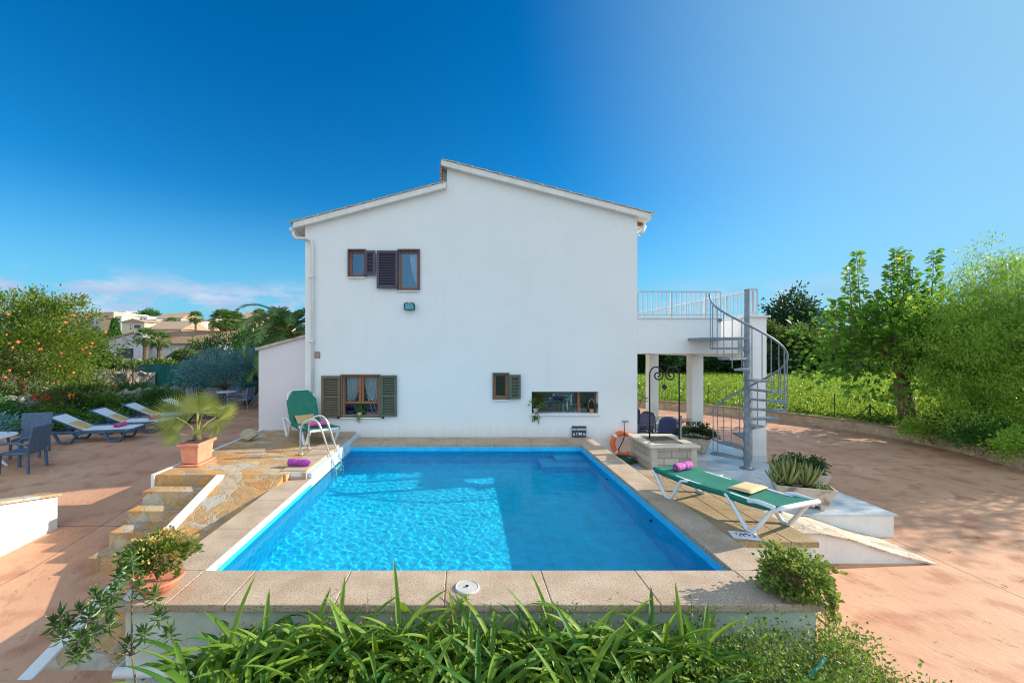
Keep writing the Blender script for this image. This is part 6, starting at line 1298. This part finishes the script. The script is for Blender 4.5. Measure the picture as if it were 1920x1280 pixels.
bldg('cream rooftop tower behind the balconied wing', 216, 236, 585, 165, 10, m_cream, wins=grid(218, 234, 3, (589,), 2, 3))
bldg('small peach house with orange tiled roof below the apartments', 228.5, 271, 604, 118, 14, m_cream, 'tile', wins=[(244, 246.5, 608, 611), (252, 264, 609, 615), (244, 246.5, 614, 617)])
bldg('white terraced building left of the skyline pine', 247, 276, 594, 160, 12, m_wh, wins=grid(248, 275, 4, (597, 603), 3.5, 3))
bldg('low white block with dark balcony right of the terraced one', 274, 293, 600, 150, 10, m_wh, wins=[(278, 290, 604, 607)])
bldg('cream house with tiled roof in the middle of the town', 293, 320, 597, 155, 12, m_cream, 'side', wins=grid(296, 318, 3, (601, 606), 2.4, 3))
bldg('yellow cream house with tall windows right of the middle house', 320.5, 340, 596, 150, 12, m_cream, 'side', wins=grid(326, 339, 2, (599, 605), 2.2, 3.6))
bldg('slim white tower house on the skyline', 341, 353, 594, 165, 8, m_wh, wins=grid(342, 352, 2, (598,), 2, 3))
bldg('low white houses in front of the slender palm', 341, 363, 603, 140, 8, m_wh, wins=grid(343, 362, 4, (607,), 2.4, 2.4))
bldg('flat-roofed peach house right of the slender palm', 379, 402, 600, 150, 12, m_peach, wins=grid(383, 400, 2, (603,), 2, 2.4))
bldg('peach house with tiled roof at the right end of the town', 446, 474, 597, 140, 14, m_peach, 'side', wins=grid(450, 472, 3, (602, 609), 2, 3))
bldg('cream house behind the two big palms', 402, 446, 603, 155, 12, m_cream, 'side')
bldg('white house at the foot of the annex palm', 474, 530, 602, 150, 12, m_wh, 'side', wins=grid(478, 528, 5, (607,), 2, 3))
bldg('low brown-roofed shed in front of the town', 279, 340, 617, 95, 10, m_cream, 'side')
bldg('white house hidden behind the pomegranate tree', 60, 160, 596, 150, 14, m_cream, 'side', wins=grid(64, 156, 9, (600, 607), 2, 3))
# tiled house nearer
hY = 45; th_ = thing('tiled_house', 'white house with brown tiled roof and glass door beyond the fence', 'house', (WX(300, hY), hY + 4, 1.0))
X0, X1, X2 = WX(204, hY), WX(254, hY), WX(268, hY)
b = B(); b.prism([(X0, .2), (X0, WZ(637, hY)), (X1, WZ(623, hY)), (X2, WZ(626, hY)), (X2, .2)], hY, hY + 8, 'y'); recalc(b.make('gable_wall', m_lav, th_))
recalc(B().prism([(X0 - .2, WZ(637.5, hY)), (X1, WZ(623, hY)), (X1, WZ(621, hY)), (X0 - .25, WZ(635.5, hY))], hY - .2, hY + 8, 'y').make('gable_roof', m_tile, th_))
B().box(X2, WX(398, hY), hY + 1.2, hY + 8, .2, WZ(643, hY + 1.2)).make('side_wall', m_lav, th_)
recalc(B().prism([(hY + .7, WZ(643.5, hY + .7)), (hY + 5, WZ(620, hY + 5)), (hY + 9, WZ(643, hY + .7)), (hY + 9, WZ(644, hY + .7))], X1 + .1, WX(402, hY), 'x').make('roof', mat('mottled_brown_tiles', (.26, .14, .07), .9, (.38, .24, .13), 5, 7, bump=(12, .8, .05), col3=(.14, .08, .04), scale3=8), th_))
d_ = B().box(WX(220, hY), WX(249, hY), hY - .04, hY - .001, WZ(671, hY), WZ(653, hY)).make('glass_door', m_win, th_)
b = B(); xs3 = [WX(220, hY), WX(234, hY), WX(248, hY)]
for x in xs3: b.box(x, x + .09, hY - .08, hY - .041, WZ(671, hY), WZ(653, hY))
b.make('door_frame', m_iron, d_); B().box(WX(231, hY), WX(233, hY), hY - .12, hY - .001, WZ(648.5, hY), WZ(646.5, hY)).make('wall_lamp', m_iron, th_)

# ================================================================ FOREGROUND PLANTING
lm_strap = leafmat('strap_leaf_green', (.05, .16, .02), (.25, .38, .035), (.50, .46, .10), trans=.34, rough=.5)
m_dry = leafmat('dry_leaf', (.30, .17, .07), (.45, .33, .16), trans=.2)
rng = np.random.default_rng(42); lbl = 'strap-leaved lily clump in the bed before the pool wall'; grp = 'strap-leaved clumps in the planting bed'
def off_wall(V, x1=3.25):
    V = np.array(V); over = (V[:, 1] > 3.775) & (V[:, 0] > -3.2) & (V[:, 0] < x1); low = V[:, 2] < -.03
    V[over & low, 1] = 3.77; m_ = over & ~low & (V[:, 2] < .012); V[m_, 2] = .012; return V
def strapclump(x, y, z, n_, s, hi, r):
    V, T = [], []; a0 = r.uniform(0, 6.28)
    for k in range(n_):
        f = (k + .5) / n_; az = a0 + k * 2.4 + r.uniform(-.4, .4)
        if y > 3.5 and math.sin(az) > .3: az = -az
        L = r.uniform(.58, .95) * s; p = np.array([x + .05 * math.cos(az), y + .05 * math.sin(az), z]); strapleaf(V, T, p, az, L, r.uniform(.048, .070), R(r.uniform(44, 86) - 16 * (1 - f) + hi), r.uniform(.35, 2.3), r, th=.2, segs=10)
    t = thing('lily_clump', lbl, 'plant', (x, y, z), 0, grp); npmesh('leaves', off_wall(V), T, lm_strap, t, loc=t.location)
    V, T = [], []
    for k in range(2): strapleaf(V, T, (x, y, z), r.uniform(0, 6.28), r.uniform(.45, .7), .03, R(r.uniform(35, 70)), 1.8, r, segs=6)
    npmesh('dead_leaf', off_wall(V), T, m_dry, t, loc=t.location)
for row, (yr, x0, x1, nn, zb2, hi) in enumerate([(3.62, -1.95, 2.0, 21, -.42, 5), (3.44, -2.05, 2.0, 20, -.42, 2), (3.22, -2.0, 2.05, 19, -.44, 0), (3.0, -1.95, 1.95, 17, -.45, 0), (2.78, -1.8, 1.8, 12, -.45, 0)]):
    for k in range(nn): strapclump(x0 + (x1 - x0) * (k + .5) / nn + rng.uniform(-.1, .1), yr + rng.uniform(-.07, .04), zb2 + rng.uniform(-.1, .06), int(rng.integers(15, 22)), rng.uniform(.80, 1.04), hi, rng)
# small-leaved ground cover with twigs
nS = 470; V = []; rng = np.random.default_rng(55); P = []; D = []; tw = B()
for k in range(nS):
    x = rng.uniform(-2.35, 3.75); y = rng.uniform(2.55, 3.74); hi = np.interp(x, [-2.4, -1.5, 1.6, 2.3, 3.0, 3.75], [-.46, -.26, -.16, -.08, -.14, -.50]) + rng.normal() * .09
    if x > 3.2: y = rng.uniform(2.6, 4.0)
    b0 = np.array([x + rng.normal() * .06, y + rng.normal() * .05, -.78]); e = np.array([x, y, hi]); e[:2] += rng.normal(size=2) * .09; 
    if y > 3.55 and x < 3.1: e[1] = min(e[1], 3.8)
    tw.tube([b0, (b0 + e) / 2 + rng.normal(size=3) * .03, e], [.004, .003, .0015], 3)
    for j in range(150):
        f = rng.random() ** .55; q_ = b0 * (1 - f) + e * f + rng.normal(size=3) * np.array([.085, .085, .05]); P.append(q_); D.append(rng.normal(size=3) + [0, 0, .5])
V, T = leafquads(np.array(P), np.array(D), .034, .55); V = off_wall(V, 3.3); lm_cov = leafmat('small_ground_cover_leaf', (.06, .14, .025), (.19, .29, .04), (.40, .43, .11), trans=.35)
gc = tag(npmesh('undergrowth', V, T, lm_cov), 'small-leaved bushy undergrowth filling the planting bed', 'undergrowth', kind='stuff'); tag(tw.make('twigs', m_bark, gc), kind='stuff')
# dry seed twigs poking up
b = B(); rng = np.random.default_rng(61); lf = []
for px, py, ph in ((620, 1110, 60), (640, 1100, 40), (735, 1110, 60), (845, 1105, 50), (690, 1120, 50), (1388, 1185, 45), (1410, 1180, 50), (330, 1200, 60), (350, 1190, 60), (1440, 1200, 40)):
    Yq = 3.55; a = Vector(W(px - 12, py + ph + 120, Yq)); z_ = Vector(W(px, py - 12, Yq)); b.tube([a, (a + z_) / 2 + Vector((.01, 0, 0)), z_], [.003, .0022, .001], 4)
    for j in range(9):
        f = .45 + .055 * j; q_ = a.lerp(z_, f); e = q_ + Vector((rng.uniform(-.07, .07), rng.uniform(-.04, .04), rng.uniform(.02, .07))); b.tube([q_, e], [.0018, .0008], 3)
        for _ in range(4): lf.append(q_.lerp(e, rng.uniform(.3, 1)))
sd = thing('dry_twigs', 'thin brown seed-head twigs sticking out of the bed', 'twigs', (0, 3.55, -.7)); b.make('twig', m_bark, sd)['kind'] = 'stuff'; V, T = leafquads(np.array([list(v) for v in lf]), rng.normal(size=(len(lf), 3)), .014, .7); npmesh('seed_heads', V, T, m_dry, sd, loc=sd.location)['kind'] = 'stuff'
# sapling at the left
sp_ = thing('sapling', 'young branching sapling in front of the left pool corner', 'sapling', W(262, 1400, 3.2)); b = B(); Pq, Dq = [], []; rng = np.random.default_rng(70)
S = lambda px, py, dy=0: np.array(W(px, py, 3.2 + dy))
fork = S(247, 1228); stems = [([S(262, 1400), S(256, 1290), fork], .011), ([fork, S(247, 1130), S(250, 1075), S(248, 1045)], .007), ([fork, S(225, 1205, .05), S(210, 1190, .08), S(180, 1168, .1), S(150, 1140, .12)], .006), ([fork, S(200, 1222, -.05), S(172, 1208, -.08), S(150, 1190, -.1)], .005), ([fork, S(262, 1200, .04), S(270, 1180, .06)], .004),
      ([S(210, 1190, .08), S(200, 1160, .1), S(190, 1125, .12)], .004), ([S(180, 1168, .1), S(140, 1165, .1), S(115, 1150, .1)], .004), ([S(248, 1130), S(232, 1100, .05), S(222, 1080, .08)], .004), ([S(250, 1120), S(285, 1135, .0), S(290, 1112, 0)], .004), ([S(172, 1208, -.08), S(140, 1222, -.1)], .003), ([fork, S(290, 1205, .1), S(320, 1180, .15)], .003)]
for pts, r in stems: b.tube([Vector(p) for p in pts], [r * (1 - .5 * i / (len(pts) - 1)) for i in range(len(pts))], 6)
tips = [(248, 1045, 0), (150, 1140, .12), (150, 1190, -.1), (270, 1180, .06), (190, 1125, .12), (115, 1150, .1), (222, 1080, .08), (290, 1112, 0), (140, 1222, -.1), (130, 1170, .1), (170, 1150, .12), (205, 1130, .1), (262, 1095, 0), (160, 1212, -.1), (240, 1205, .03), (205, 1165, .1), (115, 1185, 0), (180, 1110, .1), (235, 1060, .05), (318, 1182, .15), (300, 1150, .05), (215, 1105, .05), (175, 1180, .05), (100, 1165, .08)]
for px, py, dy in tips:
    c = S(px, py, dy)
    for j in range(22):
        az = j * 2.4 + rng.uniform(-.3, .3); e = R(75 - 5 * j + rng.uniform(-10, 10)); Pq.append(c - np.array([0, 0, .003 * j])); Dq.append([math.cos(az) * math.cos(e), math.sin(az) * math.cos(e), math.sin(e)])
b.make('stem', m_bark, sp_, smooth=True); V, T = leafquads(np.array(Pq), np.array(Dq), .082, .26, var=.3); npmesh('leaves', V, T, leafmat('glossy_sapling_leaf', (.05, .12, .03), (.14, .24, .06), (.30, .36, .12), trans=.25, rough=.35), sp_, loc=sp_.location)
# bowl with succulents on the left corner
bw = thing('plant_bowl', 'orange terracotta bowl on the left corner of the pool edge', 'bowl', (-2.86, 4.0, .013)); B().lathe([(.10, 0), (.17, .06), (.205, .115), (.215, .118), (.215, .14), (.19, .14), (.185, .11), (0, .11)], (-2.86, 4.0, .013), 26).make('bowl_body', m_terra, bw)
pt2 = thing('succulent_bush', 'yellow-green succulents heaped in the bowl on the left pool corner', 'plant', (-2.86, 4.0, .13))
P, D = crown_points((-2.86, 4.0, .32), (.27, .22, .19), 110, 18, .032, shell=.5, flat=-.25); V, T = leafquads(P, D, .05, .5); npmesh('green_foliage', V, T, lm_cov, pt2, loc=pt2.location)
P, D = crown_points((-2.82, 4.0, .34), (.27, .22, .20), 60, 14, .025, shell=.8); V, T = leafquads(P, D, .034, .85); npmesh('yellow_foliage', V, T, leafmat('yellow_brown_rosette', (.36, .28, .08), (.55, .42, .14), (.30, .34, .08), trans=.25), pt2, loc=pt2.location)
V, T = [], []; rng = np.random.default_rng(9)
for c in ((-2.82, 3.98, .40), (-2.70, 3.95, .22), (-2.95, 3.93, .30), (-2.68, 4.0, .13)):
    for k in range(40): az = k * 2.4; strapleaf(V, T, np.array(c) + [0, 0, .0022 * k], az, .06, .008, R(15 + k * 1.7), -.3, rng, segs=2)
npmesh('needle_tuft', V, T, lm_bright, pt2, loc=pt2.location); b = B(); branches(b, (-2.86, 4.0, .12), (-2.86, 4.0, .28), (.22, .18, .14), 16, .008); b.make('stem', m_bark, pt2)
# pot on the right corner
rpot = thing('plant_pot', 'brown glazed pot under the trailing plant on the right pool corner', 'pot', (3.06, 4.05, .003)); B().lathe([(.09, 0), (.12, .05), (.13, .12), (.14, .125), (.14, .15), (.12, .15), (.11, .12), (0, .12)], (3.06, 4.05, .003), 20).make('pot_body', mat('brown_glazed_pot', (.20, .06, .03), .4, (.30, .10, .05), 8, 4), rpot)
tr_ = thing('trailing_plant', 'bushy trailing plant spilling over the right pool corner', 'plant', (3.06, 4.05, .13))
P, D = crown_points((3.10, 3.99, .17), (.29, .24, .20), 120, 18, .035, shell=.55, flat=-.7); Pt, Dt = [], []; b = B(); rng = np.random.default_rng(15)
for k in range(44):
    a = rng.uniform(-3.0, 1.2); r0 = np.array([3.08 + .1 * math.cos(a), 4.02 + .1 * math.sin(a), .2]); o_ = np.array([3.12 + .22 * math.cos(a) + .03, 4.0 + .20 * math.sin(a), .12]); e = o_ + np.array([.06, -.03, -rng.uniform(.08, .45)]); 
    if e[0] < 3.2 and e[1] > 3.74: e[2] = max(e[2], .04)
    b.tube([Vector(r0), Vector(o_), Vector(e)], .003, 4)
    for j in range(13): f = rng.random(); q_ = o_ * (1 - f) + e * f; Pt.append(q_ + rng.normal(size=3) * .012); Dt.append(rng.normal(size=3) + [0, 0, .2])
P = np.concatenate([P, np.array(Pt)]); D = np.concatenate([D, np.array(Dt)]); V, T = leafquads(P, D, .042, .8); npmesh('foliage', V, T, lm_succ, tr_, loc=tr_.location); b.make('stem', m_bark, tr_)
# garden hose end
tag(B().tube(smooth_path([(2.5, 3.0, -.5), W(1512, 1290, 3.15), W(1522, 1262, 3.12), W(1536, 1248, 3.1), W(1547, 1232, 3.1)], 6), .011, 8).make('garden_hose', mat('striped_green_hose', (.05, .30, .20), .35, (.45, .60, .55), 30, 2, contrast=(.48, .52)), smooth=True), 'green and white hose end sticking out of the undergrowth', 'hose')
# loose leaves on the paving
rng = np.random.default_rng(90); nL = 70; lx, ly = rng.uniform(3.8, 13, nL), rng.uniform(4.2, 12, nL); okl = ~((lx < 7.4) & (ly > 6.1)); P = np.stack([lx, ly, g0(lx, ly) + .012], 1)[okl]; V, T = leafquads(P, rng.normal(size=P.shape) * [1, 1, .05], .05, .5, upb=6)
tag(npmesh('fallen_leaves', V, T, m_dry), 'dry leaves scattered on the terracotta paving', 'leaves', kind='stuff')
